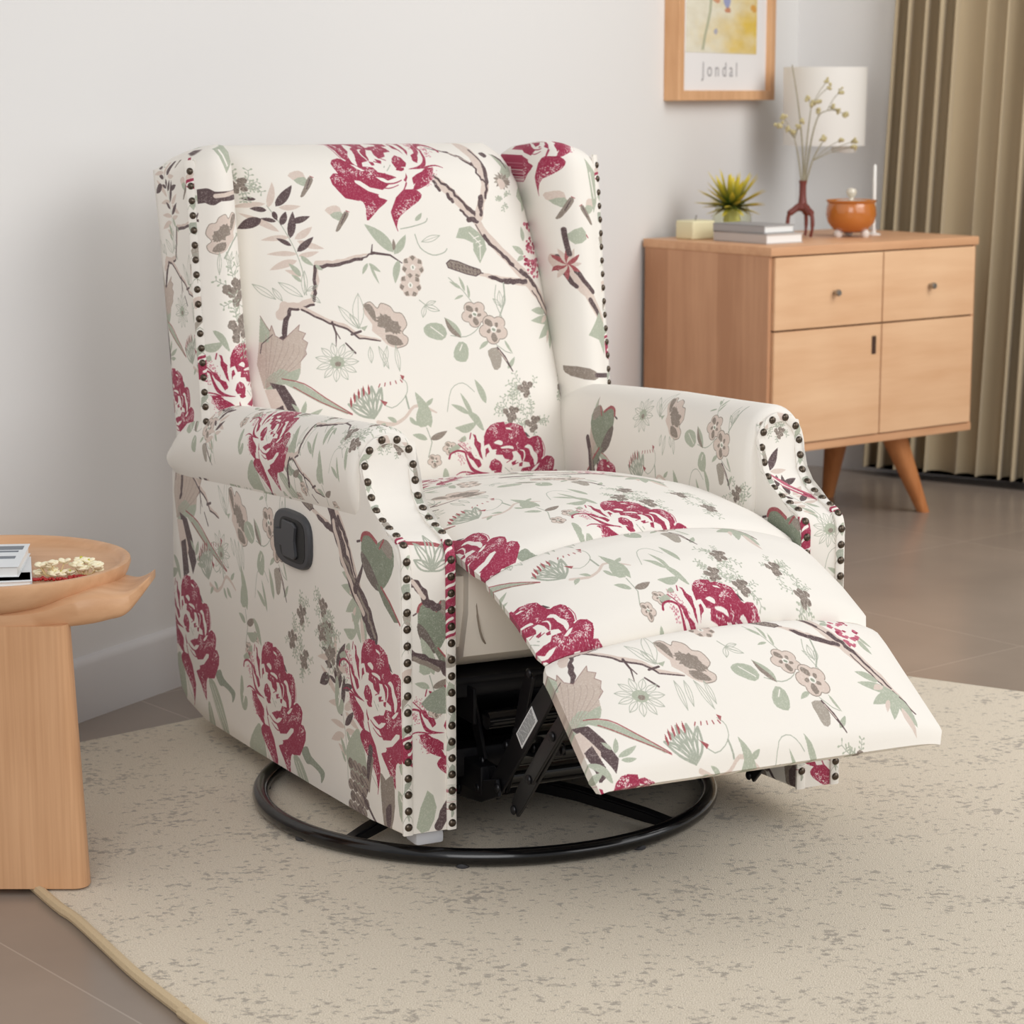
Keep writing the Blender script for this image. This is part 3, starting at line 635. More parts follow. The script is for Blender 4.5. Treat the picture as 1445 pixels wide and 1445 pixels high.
put(ribr_p, bloom, (.05, .075), (649, 657), .0012, .0012); put(ribr_p, sprig, (.04, .565), (412, 320), .0012, .0014); put(ribr_p, clusters, (.03, .71), (690, 560), .0009, .0009); put(ribr_p, sunline, (.06, .45), (448, 495), .0012, .0012); put(ribr_p, spears, (.05, .36), (590, 580), .0012, .0012)
pn = Pen(ribr_p, (.05, .56), (0, 0), .001, .001, 9); pn.S(PINK, rough_line([(-45, -60), (-10, -20), (30, 30)], 1, pn.r), [8]*4+[14]*5); pn.S(MAG, [(0, -10), (34, 36)], [3, 8]); pn.S(CREAM, [(-30, -40), (10, 6)], 3)
wl_p = Panel('wing', -.37, .5, -.20, 1.22)
put(wl_p, peony, (-.295, .715), (640, 640), .0012, .0014); cluster(Pen(wl_p, (-.275, .885), (0, 0), .0017, .0017, 2), 0, 0, 13); cluster(Pen(wl_p, (-.27, .815), (0, 0), .0017, .0017, 3), 0, 0, 13)
put(wl_p, bigflower, (-.30, 1.0), (525, 440), -.0011, .0012); pn = Pen(wl_p, (-.285, 1.065), (0, 0), .001, .001, 3)
pn.S(DARK, rough_line([(-60, 6), (-10, 8), (60, 0)], 3, pn.r), [26]*4+[18]*5); pn.S(BLUSH, rough_line([(-20, 4), (55, 0)], 2, pn.r), 8); pn.S(DARK, rough_line([(-60, -60), (-20, -84), (10, -96)], 1, pn.r), 5); pn.P(SAGE, [(-10, -80), (20, -90), (28, -60), (6, -36)], 1); pn.S(CREAM, [(0, -78), (10, -50)], 4)
pn.S(LINE, [(30, 10), (40, 60), (10, 90), (-10, 120)], 3, 3)
wr_p = Panel('wing_right', .34, .5, .56, 1.22)
put(wr_p, bloom, (.415, 1.165), (649, 657), -.0013, .0013); smallbird(Pen(wr_p, (.425, 1.03), (0, 0), .0016, .0016, 1), 0, 0); smallbird(Pen(wr_p, (.478, 1.015), (0, 0), -.0015, .0015, 1), 0, 0)
pn = Pen(wr_p, (.43, .90), (0, 0), .001, .001, 5)
pn.S(BLUSH, rough_line([(-20, -20), (0, 0), (40, 50), (85, 130)], 1.5, pn.r), [22]*4+[26]*4+[20]*4+[6]); pn.S(DARK, rough_line([(-14, -26), (10, -4), (50, 46)], 2, pn.r), [5]*4+[9]*5); pn.S(DARK, rough_line([(40, 62), (66, 92), (88, 136)], 2, pn.r), [10]*5+[6]*4); pn.S(DARK, rough_line([(-10, 2), (14, 34)], 1.5, pn.r), 8)
for q in range(12): a = q*.52; pn.leaf(RED if q % 2 else BLUSH, (0, -10), (26*math.cos(a), -12+34*math.sin(a)), 9)
pn.S(RED, [(10, -60), (30, -74), (44, -62)], [3, 5, 2], 3); pn.P(SAGE, [(0, -70), (30, -84), (40, -60), (14, -50)], 2); pn.S(DARK, rough_line([(-4, -80), (4, -30)], 1.5, pn.r), 9)
pn = Pen(wr_p, (.5, 1.08), (0, 0), .001, .001, 3); pn.P(SAGE, [(-20, -40), (10, -10), (16, 40), (-4, 70), (-10, 20)], 1); pn.S(CREAM, [(-8, -10), (2, 40)], 4)
pn = Pen(wr_p, (.47, .695), (0, 0), .001, .001, 3); pn.P(TAUPE, [(-50, -12), (-10, -8), (10, 6), (0, 16), (-40, 8)], 2); pn.S(DARK, [(5, 6), (50, 12)], 9)
pn = Pen(wr_p, (.495, .78), (0, 0), .0011, .0011, 3); pn.P(SAGE, [(-30, 10), (0, -30), (20, 0), (10, 50), (-6, 20)], 1)
band_p = Panel('trim_band', 0, 0, .05, 1.4)
pn = Pen(band_p, (.025, 1.4), (0, 0), .001, .001, 12)
for y in range(20, 1400, 46):
    c = pn.r.choice((SAGE, GREYB, BLUSH, LINE, SAGE)); pn.P(c, [(-20+pn.r.uniform(0, 20), y), (pn.r.uniform(0, 22), y+6), (pn.r.uniform(-10, 20), y+24)], 2); pn.S(LINE, [(-20, y+30), (0, y+12), (20, y+26)], 1.4)
for y0, y1 in ((250, 420), (900, 930), (1230, 1290)):
    pn.P(MAG, [(-25, y0), (25, y0+10), (25, y1-14), (-25, y1)])
    for y in range(y0+8, y1-8, 19): pn.S(CREAM, [(-20, y), (pn.r.uniform(-5, 20), y+8)], 5)
F = {p.name: fabric(p) for p in (back_p, side_p, foot_p, pad_p, rarm_p, rib_p, ribr_p, wl_p, wr_p, band_p)}
lining = mat('cream_lining', (232, 224, 212), .9, bump=(500, .1, .001))
black_metal = mat('black_metal', (30, 30, 33), .32, .6, .5)
black_gloss = mat('black_enamel', (14, 14, 16), .2, .3, .6, coat=.3)
black_cloth = mat('black_underlining', (16, 15, 15), .9)
black_plastic = mat('black_plastic', (62, 63, 67), .45)
dark_plastic = mat('recess_plastic', (14, 14, 15), .5)
bronze = mat('bronze_nail', (92, 82, 72), .3, .95, .5)
white_lab = mat('white_label', (225, 226, 226), .6)
grey_ink = mat('label_ink', (90, 92, 96), .7)

# ------------------------------------------------------------------ the recliner
REC = thing('recliner', 'cream wingback recliner with red peony print, nailhead trim and raised footrest', 'armchair', (-.048, 4.05, 0), math.radians(26))
def L(u, v, z): return Vector((u, -v, z))
def uo(co): return co.x, -co.y, co.z
def side_uv(co): return side_p.uv(-co.y, co.z)

def arc_of(path):
    acc = [0]
    for a, b in zip(path, path[1:]): acc.append(acc[-1]+math.hypot(b[0]-a[0], b[1]-a[1]))
    def f(v, z):
        best = (9, 0)
        for k in range(len(path)-1):
            (ax, ay), (bx, by) = path[k], path[k+1]; dx, dy = bx-ax, by-ay; q = dx*dx+dy*dy or 1e-9
            t = max(0, min(1, ((v-ax)*dx+(z-ay)*dy)/q)); d = math.hypot(v-ax-t*dx, z-ay-t*dy)
            if d < best[0]: best = (d, acc[k]+t*math.sqrt(q))
        return best[1]
    return f

FRONT = [(.338, .072), (.338, .30), (.338, .50), (.337, .525), (.326, .545), (.295, .556), (.26, .566), (.228, .582), (.206, .605), (.195, .635), (.190, .665), (.189, .69)]
def arm(sgn):
    """sgn -1: the arm on the left of the picture; +1: the one on the right"""
    dv = 0 if sgn < 0 else .06
    uo_f, ui_f = (-.308, -.212) if sgn < 0 else (.488, .400)
    toe = -.037 if sgn < 0 else .032
    def ou(v): return uo_f+toe*max(0, (.338+dv-v))/1.05
    def iu(v): return min(ui_f, ou(v)+.102) if sgn < 0 else max(ui_f, ou(v)-.090)
    fr = [(v+dv, z) for v, z in FRONT]
    poly = fr+[(.10, .660), (-.30, .640), (-.55, .615), (-.68, .565), (-.712, .52), (-.714, .30), (-.708, .13), (-.69, .085), (-.655, .064), (-.55, .052), (-.30, .054), (0, .06), (.22, .066)]
    mb = MB()
    mb.prism(poly, lambda p: L(ou(p[0]), *p), lambda p: L(iu(p[0]), *p))
    es = [e for e in mb.bm.edges if abs(e.verts[0].co.x-e.verts[1].co.x) < .06]
    bmesh.ops.bevel(mb.bm, geom=es, offset=.009, segments=3, affect='EDGES', profile=.5)
    af = arc_of(fr)
    rp = rib_p if sgn < 0 else ribr_p
    def uv(f):
        n = f.normal; c = f.calc_center_median()
        if abs(n.x) > .6:
            if (n.x < 0) == (sgn < 0): return 0, side_uv
            return 0, lambda co: side_p.uv(-co.y-.1, co.z)
        if -c.y > .16+dv and c.z > .07 and (n.y < .2 or n.z > 0): return 1, lambda co: rp.uv(abs(co.x-uo_f) if sgn < 0 else .09-abs(co.x-uo_f), af(-co.y, co.z))
        return 0, side_uv
    o = mb.build('arm', None, REC, ang=50, uv=uv, mats=[F['side'], F[rp.name]])
    # padded roll on top
    rows = []; uvs = []
    if sgn < 0:   # section (u offset from outer, z), starts at the outer seam
        sec = [(-.002, 0), (-.012, .03), (-.016, .062), (-.009, .098), (.010, .126), (.038, .140), (.066, .137), (.092, .120), (.106, .092), (.110, .055), (.108, .0), (.09, -.03), (.05, -.035), (.015, -.025)]
    else:
        sec = [(.004, 0), (.014, .03), (.017, .062), (.010, .098), (-.010, .126), (-.038, .140), (-.064, .137), (-.088, .122), (-.100, .095), (-.106, .055), (-.104, 0), (-.10, -.06), (-.06, -.06), (-.01, -.03)]
    stv = [.187, .186, .182, .168, .13, .05, -.10, -.25, -.40, -.50, -.56, -.615, -.66, -.69]
    shr = [.62, .82, .94, 1, 1, 1, 1, 1, 1, 1, .99, .9, .7, .45]
    zb = [.572, .572, .573, .574, .572, .568, .559, .549, .539, .532, .528, .524, .522, .522]
    sm = crom([(a, b, 0) for a, b in sec], 3, True)
    acc = [0]
    for a, b in zip(sm, sm[1:]): acc.append(acc[-1]+(b-a).length)
    cx = .048 if sgn < 0 else -.048
    grid = []
    for v, k, z0 in zip(stv, shr, zb):
        vv = v+dv if v > -.1 else v
        top = 1.0 if v > -.35 else 1-.05*(-.35-v)/.34
        r = []
        for q in sm:
            x = cx+(q.x-cx)*(k if v > 0 else 1); zz = (.055+(q.y-.055)*k) if v > 0 else (q.y if q.y < 0 else q.y*k*top)
            r.append(L(ou(vv)+x, vv, z0+zz))
        rows.append(r)
    mb = MB(); V = mb.rows(rows)
    idx = {}
    for i, r in enumerate(V):
        for j, q in enumerate(r): idx[q] = j
    tot = acc[-1]
    pan = pad_p if sgn < 0 else rarm_p
    n = len(sm)
    bm = mb.bm; lay = bm.loops.layers.uv.new('UVMap')
    for f in bm.faces:
        js = [idx[l.vert] for l in f.loops]; wrap = max(js)-min(js) > n/2 and len(js) == 4
        for l in f.loops:
            j = idx[l.vert]; a = acc[j]
            if wrap and j < n/2: a = tot
            y = a if sgn < 0 else max(-.1, .40-a)
            l[lay].uv = pan.uv(-l.vert.co.y, y)
    p = mb.build('arm_pad', F[pan.name], REC, ang=60)
    p.parent = o
    # nail bands: one continuous strip up the outer edge, over the scroll, down the inner edge
    ue, ie = (uo_f+.0095, ui_f-.0095) if sgn < 0 else (uo_f-.0095, ui_f+.0095)
    s = -sgn
    def off(k):
        (a, b) = fr[max(k-1, 0)], fr[min(k+1, len(fr)-1)]; t = Vector((b[0]-a[0], b[1]-a[1])).normalized(); return t.y, -t.x
    path = []
    for k in range(len(fr)-3):
        nv, nz = off(k); path.append((L(ou(fr[k][0])+s*.0095, fr[k][0]+nv*.002, fr[k][1]+nz*.002), L(0, nv, nz)))
    vt = .191+dv; c = (ue+ie)/2+s*(-.004); R = abs(ie-ue)/2+.004
    for k in range(9):
        t = PI-PI*k/8; path.append((L(c+s*R*math.cos(t), vt, .652+.044*math.sin(t)), L(0, 1, 0)))
    for k in reversed(range(len(fr)-3)):
        nv, nz = off(k); path.append((L(ie, fr[k][0]+nv*.002, fr[k][1]+nz*.002), L(0, nv, nz)))
    trim(path, o, .0165)
    return o

def trim(path, parent, w, start=.014, name='nailhead_trim', step=.0272, nails=True):
    P = crom([p for p, n in path], 5); Nn = crom([n for p, n in path], 5)
    acc = [0]
    for a, b in zip(P, P[1:]): acc.append(acc[-1]+(b-a).length)
    mb = MB(); rows = []
    for i, p in enumerate(P):
        t = (P[min(i+1, len(P)-1)]-P[max(i-1, 0)]).normalized(); n = Nn[i].normalized(); d = t.cross(n).normalized()
        rows.append([p+d*w/2-n*.003, p+d*w/2+n*.0012, p+d*w*.3+n*.0028, p-d*w*.3+n*.0028, p-d*w/2+n*.0012, p-d*w/2-n*.003])
    V = mb.rows(rows); lay = mb.bm.loops.layers.uv.new('UVMap'); m = {}
    for i, r in enumerate(V):
        for j, q in enumerate(r): m[q] = (j/5*.05, acc[i])
    for f in mb.bm.faces:
        for l in f.loops: x, y = m[l.vert]; l[lay].uv = band_p.uv(x, y % 1.4)
    b = mb.build('trim_band', F['trim_band'], parent, ang=60)
    if nails:
        mb = MB(); d = start
        while d < acc[-1]-.008:
            k = max(i for i in range(len(acc)) if acc[i] <= d); k = min(k, len(P)-2); t = (d-acc[k])/max(1e-6, acc[k+1]-acc[k])
            p = P[k].lerp(P[k+1], t); n = Nn[k].lerp(Nn[k+1], t).normalized()
            mb.ball(p+n*.003, .0068, (1, 1, .62), 12, 6, Vector((0, 0, 1)).rotation_difference(n).to_matrix()); d += step
        q = mb.build(name, bronze, parent); q['label'] = 'row of round dark bronze upholstery nails'
    return b

arm_l = arm(-1); arm_r = arm(1)

def wing(sgn):
    zs = [.56, .62, .70, .80, .90, 1.0, 1.07, 1.10]
    def vn(z): return interp(z, [.5, .707, .851, 1.006, 1.122], [-.49, -.512, -.536, -.552, -.570])
    def vb(z): return interp(z, [.5, .666, .829, .978, 1.091], [-.67, -.696, -.728, -.757, -.789])
    if sgn < 0:
        def uouter(v): return -.308-.037*(.338-v)/1.05
        ui = lambda z: interp(z, [.56, .8, 1.1], [-.232, -.245, -.25])
    else:
        def uouter(v): return .488+.032*(.398-v)/1.05
        ui = lambda z: interp(z, [.56, .8, 1.1], [.425, .415, .392])
    rows = []
    def ring(z, k=0.0, zt=None):
        a = uouter(-.6); b = ui(z); n_ = vn(z); bk = vb(z); W = b-a
        pts = [(a, bk), (a, bk*.6+n_*.4), (a, n_-.03), (a+W*.0, n_-.008), (a+W*.03, n_+.004), (a+W*.14, n_+.016), (a+W*.34, n_+.032), (a+W*.58, n_+.036), (a+W*.80, n_+.022), (a+W*.95, n_-.006), (b, n_-.05), (b, n_-.13), (a+W*.96, bk+.012), (a+W*.5, bk)]
        q = crom([(x, y, 0) for x, y in pts], 3, True)
        cu, cv = a+W*.5, (n_*.6+bk*.4)
        out = []
        for p in q:
            u = cu+(p.x-cu)*(1-k); v = cv+(p.y-cv)*(1-k)
            dz = 0
            if zt is not None:
                fu = (u-a)/W; fv = (v-n_)/(bk-n_)
                dz = zt*(1)+.03*(fu-.3)*min(1, zt*30) - .022*max(0, fv)*min(1, zt*30)
            out.append(L(u, v, z+dz))
        return out
    for z in zs: rows.append(ring(z))
    for k, d in ((.03, .012), (.10, .026), (.24, .037), (.45, .044), (.75, .047)): rows.append(ring(1.10, k, d))
    pan = wl_p if sgn < 0 else wr_p
    mb = MB(); mb.rows(rows)
    def uv(f):
        n = f.normal
        if (n.x < -.75 and sgn < 0) or (n.x > .75 and sgn > 0) or n.y > .5: return 0, side_uv
        if abs(n.x) > .75: return 1, lambda co: pan.uv(co.x+min(0, -co.y-vn(co.z)+.006)*.7*sgn, co.z)
        return 1, lambda co: pan.uv(co.x, co.z)
    o = mb.build('wing', None, REC, ang=60, uv=uv, mats=[F['side'], F[pan.name]])
    path = []
    for z in (.60, .66, .74, .82, .90, .98, 1.05, 1.10, 1.125):
        path.append((L(uouter(-.6)-sgn*.002, vn(z)+.002, z), L(sgn*.62, .78, 0)))
    trim(path, o, .02, name='nailhead_trim', step=.0275)
    return o
wing(-1); wing(1)

# back cushion and the outer back behind it
def vfront(z): return interp(z, [.42, .52, .65, .8, .95, 1.08, 1.16], [-.43, -.45, -.475, -.515, -.55, -.585, -.612])
rows = []; NB = 44
zz = [.42, .46, .5, .56, .62, .68, .74, .8, .86, .92, .98, 1.03, 1.07, 1.10, 1.122, 1.136, 1.144, 1.147]
for z in zz:
    top = max(0, (z-1.06)/.087); dep = .13*math.sqrt(max(.02, 1-top**2.6))
    ul = interp(z, [.42, .62, .9, 1.06, 1.12, 1.147], [-.262, -.262, -.262, -.258, -.245, -.225]); ur = interp(z, [.42, .62, .9, 1.06, 1.12, 1.147], [.452, .446, .425, .398, .375, .345])
    c = (ul+ur)/2; hw = (ur-ul)/2; r = []
    puff = .012*math.sin(PI*min(1, max(0, (z-.45)/.7)))
    for k in range(NB):
        t = PI*k/(NB-1); x = -math.cos(t); x = math.copysign(abs(x)**.55, x); y = max(0, 1-abs(x)**5)**(1/2.2)
        r.append(L(c+hw*x, vfront(z)-.13+dep*y+puff*(1-x*x), z))
    r += [L(ur, vfront(z)-.16, z), L(ul, vfront(z)-.16, z)]
    rows.append(r)
mb = MB(); mb.rows(rows)
back = mb.build('back_cushion', F['back'], REC, ang=60, uv=lambda f: (0, lambda co: back_p.uv(co.x, co.z)))
mb = MB()
mb.prism([(-.60, .10), (-.62, .6), (-.66, .85), (-.70, 1.10), (-.79, 1.09), (-.745, .9), (-.70, .62), (-.69, .10)], lambda p: L(-.33, *p), lambda p: L(.508, *p))
mb.build('outer_back', F['side'], REC, uv=lambda f: (0, lambda co: side_p.uv(-.9+(co.x+.33), co.z)))

# seat, bridge and footrest: one running section, three pads
PR = [(-.45, .497), (-.2, .525), (0, .54), (.18, .543), (.305, .533), (.40, .513), (.463, .493), (.54, .463), (.603, .431), (.66, .393), (.703, .358), (.75, .32), (.793, .285), (.806, .262)]
PS = [0]
for a, b in zip(PR, PR[1:]): PS.append(PS[-1]+math.hypot(b[0]-a[0], b[1]-a[1]))
def prof(s): return interp(s, PS, [p[0] for p in PR]), interp(s, PS, [p[1] for p in PR])
def crown(s):
    b = interp(s, [0, .25, .5, .66, .78, .868, .92, .99, 1.06, 1.098, 1.14, 1.22, 1.30, 1.34], [.012, .03, .05, .06, .058, .05, .062, .066, .052, .034, .046, .042, .016, .0])
    for s0 in (.868, 1.098): b -= .013*math.exp(-((s-s0)/.010)**2)
    return b
def slab(name, s0, s1, ns, thick, parent=REC):
    rows = []; meta = []
    NU = 40
    for i in range(ns+1):
        s = s0+(s1-s0)*i/ns; v, z = prof(s); e = .012; (va, za), (vb_, zb_) = prof(max(0, s-e)), prof(min(PS[-1], s+e))
        t = Vector((vb_-va, zb_-za)).normalized(); nv, nz = -t.y, t.x
        if nz < 0: nv, nz = -nv, -nz
        edge = min(1, min(i, ns-i)/2.0); r = []; mm = []
        hwl = .297 - .008*(1-edge)
        bow = interp(s, [1.3, 1.34], [0, .0])
        for k in range(NU+1):
            x = -1+2*k/NU; x = math.copysign(abs(x)**.8, x); c = crown(s)*(1-abs(x)**2.4)-.010*abs(x)**14-.006*(1-edge)
            u = .096+hwl*x+.02*max(0, x)*max(0, (s-1.1)/.24)
            r.append(L(u, v+nv*c*.55, z+nz*c*.55+c*.45)); mm.append((u, -s))
        for k in range(6):
            x = 1-2*k/5; r.append(L(.096+(hwl-.004)*x+.02*max(0, x)*max(0, (s-1.1)/.24), v-nv*thick(s), z-nz*thick(s))); mm.append((.096+hwl*x, -s))
        rows.append(r); meta.append(mm)
    mb = MB(); V = mb.rows(rows); lay = mb.bm.loops.layers.uv.new('UVMap'); m = {}
    for r, mm in zip(V, meta):
        for q, g in zip(r, mm): m[q] = g
    for f in mb.bm.faces:
        for l in f.loops: l[lay].uv = foot_p.uv(*m[l.vert])
    return mb.build(name, F['seat'], parent, ang=50)
slab('seat_cushion', .02, .867, 50, lambda s: interp(s, [0, .55, .66, .87], [.10, .10, .03, .022]))
slab('bridge_pad', .869, 1.097, 26, lambda s: .022)
fr_ = slab('footrest', 1.099, 1.338, 26, lambda s: .034)
mb = MB(); v, z = prof(1.22); t = Vector((prof(1.33)[0]-prof(1.11)[0], prof(1.33)[1]-prof(1.11)[1])).normalized()
R = Matrix.Rotation(math.atan2(-t.y, t.x), 3, 'X')
mb.box(L(.096, v-.040, z-.030), (.54, .21, .012), Matrix.Rotation(-math.atan2(t.y, t.x), 3, 'X'), .003)
mb.build('footrest_board', black_cloth, fr_)
# upholstered seat front under the bridge
mb = MB()
SB = [(-.44, .33), (.16, .315), (.25, .32), (.295, .345), (.315, .42), (.318, .50), (-.44, .49)]
mb.prism(SB, lambda p: L(-.199, *p), lambda p: L(.386, *p))
bmesh.ops.bevel(mb.bm, geom=[e for e in mb.bm.edges if abs(e.verts[0].co.x-e.verts[1].co.x) < .01], offset=.02, segments=4, affect='EDGES')
sb = mb.build('seat_base', lining, REC)
mb = MB(); mb.tube(crom([L(-.17, .31, .50), L(-.165, .314, .44), L(-.155, .312, .385), L(-.13, .29, .356), L(-.08, .26, .333)], 6), .0018, 5); mb.build('seam', mat('seam_thread', (150, 138, 124), .9), sb)

# release handle in the left side
HC = L(-.3215, -.088, .487)
nL = Vector((-1, -.035, 0)).normalized()
ex = L(.035, 1, 0).normalized(); ez = Vector((0, 0, 1))
def onside(a, b, d): return HC+ex*a+ez*b+nL*d
def superel(w, h, p, n=36, sl=0):
    o = []
    for k in range(n):
        t = 2*PI*k/n; c, s_ = math.cos(t), math.sin(t)
        x = math.copysign(abs(c)**(2/p), c)*w; y = math.copysign(abs(s_)**(2/p), s_)*h; o.append((x, y+sl*x))
    return o
mb = MB(); rows = []
for k, d in ((1, -.004), (1, .006), (.96, .010), (.86, .011)): rows.append([onside(a*k, b*k, d) for a, b in superel(.080, .050, 3.2)])
mb.rows(rows); hd = mb.build('release_handle', black_plastic, REC, ang=35)
mb = MB(); mb.rows([[onside(.010+a, b, d) for a, b in superel(.056, .038, 4)] for d in (.008, .0118)]); mb.build('recess', dark_plastic, hd)
mb = MB()
Tp = [(-.058, -.013), (-.024, -.013), (-.024, -.032), (.026, -.032), (.034, -.026), (.026, .0), (.034, .026), (.022, .032), (-.024, .032), (-.024, .013), (-.058, .013)]
mb.prism(Tp, lambda p: onside(p[0], p[1], .011), lambda p: onside(p[0], p[1], .0165)); bmesh.ops.bevel(mb.bm, geom=mb.bm.edges[:], offset=.0015, segments=1, affect='EDGES'); mb.build('lever', black_plastic, hd, ang=30)

# swivel base
sw = MB()
RR = .402
sw.tube([(RR*math.cos(2*PI*k/96), RR*math.sin(2*PI*k/96), .024) for k in range(96)], .0145, 14, closed=True)
swivel = sw.build('swivel_ring', black_gloss, REC)
for k in range(4):
    a = math.radians(-61+90*k); mb = MB(); d = Vector((math.cos(a), math.sin(a), 0)); w = Vector((-math.sin(a), math.cos(a), 0))
    rows = []
    for r, z, hh, ww in ((.02, .048, .012, .014), (.20, .044, .011, .013), (.34, .030, .010, .012), (.395, .024, .007, .011)):
        c = d*r+Vector((0, 0, z)); rows.append([c+w*ww+ez*hh, c-w*ww+ez*hh, c-w*ww-ez*hh, c+w*ww-ez*hh])
    mb.rows(rows); bmesh.ops.bevel(mb.bm, geom=mb.bm.edges[:], offset=.003, segments=2, affect='EDGES'); mb.build('spoke', black_metal, swivel, ang=30)
mb = MB(); mb.lathe([(.001, .03), (.085, .03), (.09, .036), (.09, .062), (.07, .07), (.05, .075), (.05, .10), (.001, .10)]); mb.build('hub', black_metal, swivel, ang=30)
for k in range(8):
    a = 2*PI*k/8+.25; mb = MB(); mb.lathe([(.001, .0075), (.011, .0075), (.012, .010), (.011, .016), (.001, .016)], (RR*math.cos(a), RR*math.sin(a), 0), 12); mb.build('rubber_foot', black_plastic, swivel)

# steel mechanism under the seat
mb = MB(); mb.box(L(.09, -.20, .118), (.54, .84, .03), None, .005); mb.build('shade_board', black_metal, REC, ang=30)  # board added below the mechanism to darken the rug inside the ring
mech = MB()
for v in (.06, .26): mech.box(L(.095, v, .285), (.58, .03, .03), None, .004)
for v, z in ((-.05, .16), (.22, .15)): mech.box(L(.09, v, z), (.56, .05, .05), None, .006)
for u in (-.14, .33): mech.box(L(u, .0, .135), (.03, .62, .05), None, .004)
for u in (-.16, .35): mech.box(L(u, -.05, .26), (.006, .70, .06), None, .002)
mech.box(L(.095, -.05, .30), (.56, .66, .012), None, .003)
mframe = mech.build('mechanism_frame', black_metal, REC, ang=30)
for v, z, r in ((.30, .235, .016), (.40, .20, .018), (.46, .25, .015), (.33, .145, .02)):
    mb = MB(); mb.tube([L(-.14, v, z), L(.34, v, z)], r, 14); mb.build('cross_tube', black_gloss, REC)
def bar(pts, w, u, th=.006, holes=True):
    """flat steel link following (v, z) points"""
    P = [Vector((a, b)) for a, b in pts]; mb = MB(); rows = []
    for i, p in enumerate(P):
        t = (P[min(i+1, len(P)-1)]-P[max(i-1, 0)]).normalized(); n = Vector((-t.y, t.x)); ww = w*(.8 if i in (0, len(P)-1) else 1)
        a = p+n*ww/2; b = p-n*ww/2
        rows.append([L(u-th/2, a.x, a.y), L(u+th/2, a.x, a.y), L(u+th/2, b.x, b.y), L(u-th/2, b.x, b.y)])
    mb.rows(rows); bmesh.ops.bevel(mb.bm, geom=mb.bm.edges[:], offset=.0012, segments=1, affect='EDGES')
    for p in ((P[0], P[-1], (P[0]+P[-1])/2) if holes else (P[0], P[-1])):
        mb.ball(L(u-th/2-.001, p.x, p.y), .008, (.5, 1, 1), 10, 6)
    return mb.build('linkage_bar', black_metal, REC, ang=30)
for du in (0, .44):
    bar([(.205, .29), (.235, .25), (.28, .16)], .030, -.135+du)
    bar([(.44, .345), (.42, .30), (.40, .24), (.36, .165), (.345, .13)], .032, -.128+du)
    b1 = bar([(.54, .345), (.45, .25), (.335, .125)], .046, -.142+du, holes=du > 0)
    if du == 0: lab_bar = b1
    bar([(.615, .325), (.55, .255), (.455, .15), (.43, .12)], .036, -.15+du)
    bar([(.22, .10), (.30, .115), (.37, .14)], .036, -.15+du)
    bar([(.34, .20), (.45, .22), (.54, .245)], .026, -.12+du)
    bar([(.66, .37), (.60, .30), (.50, .19)], .026, -.158+du)
t = Vector((.205, .22)).normalized(); nn = Vector((-t.y, t.x)); c0 = Vector((.462, .2635))
def lp(a, b, d): q = c0+t*a+nn*b; return L(-.1455-d, q.x, q.y)
mb = MB(); mb.prism([(-.040, -.014), (.040, -.014), (.040, .014), (-.040, .014)], lambda p: lp(p[0], p[1], 0), lambda p: lp(p[0], p[1], .0008)); lb = mb.build('warning_label', white_lab, lab_bar, smooth=False)
lb['label'] = 'small white printed label'
mb = MB(); rnd = random.Random(3)
for k in range(9):
    b = .0115-k*.0026; a = -.036
    while a < .034:
        w = rnd.uniform(.004, .012); w = min(w, .036-a)
        mb.prism([(a, b), (a+w, b), (a+w, b-.0012), (a, b-.0012)], lambda p: lp(p[0], p[1], .0008), lambda p: lp(p[0], p[1], .0012)); a += w+.0022
mb.build('label_print', grey_ink, lb, smooth=False)
mb = MB(); mb.box(L(-.252, .30, .056), (.05, .045, .022), None, .006); mb.build('floor_glide', mat('pale_plastic', (196, 198, 204), .5), REC)

# ------------------------------------------------------------------ the room
def dirv(a): return Vector((math.cos(math.radians(a)), math.sin(math.radians(a)), 0))
WD = dirv(61.2); WN = Vector((WD.y, -WD.x, 0))                  # along the back wall, and out of it
K_ = Vector((.948, 7.90, 0))
RD = dirv(-28); RN = Vector((RD.y, -RD.x, 0)); 
if RN.y > 0: RN = -RN
ROOM_H = 2.9
paint = mat('wall_paint', (228, 227, 226), .85, spec=.25, bump=(180, .05, .001))
def wall_mesh(name, a, b, n, h=ROOM_H, t=.12):
    mb = MB(); o = -n*t
    mb.rows([[a, b, b+o, a+o], [p+Vector((0, 0, h)) for p in (a, b, b+o, a+o)]]); return struct(mb.build(name, paint, smooth=False))
wall_mesh('wall_back', K_-WD*7.0, K_, WN)
wall_mesh('wall_right', K_, K_+RD*1.9, RN)
skirt = mat('skirting_paint', (214, 212, 212), .5)
def skirting(name, a, b, n):
    mb = MB(); pr = [(0, 0), (.016, 0), (.016, .112), (.012, .122), (.004, .128), (0, .128)]
    mb.rows([[p+n*x+Vector((0, 0, z)) for x, z in pr] for p in (a, b)]); return struct(mb.build(name, skirt, ang=50))
skirting('baseboard_back', K_-WD*7.0, K_-WD*.0, WN); skirting('baseboard_right', K_, K_+RD*1.9, RN)

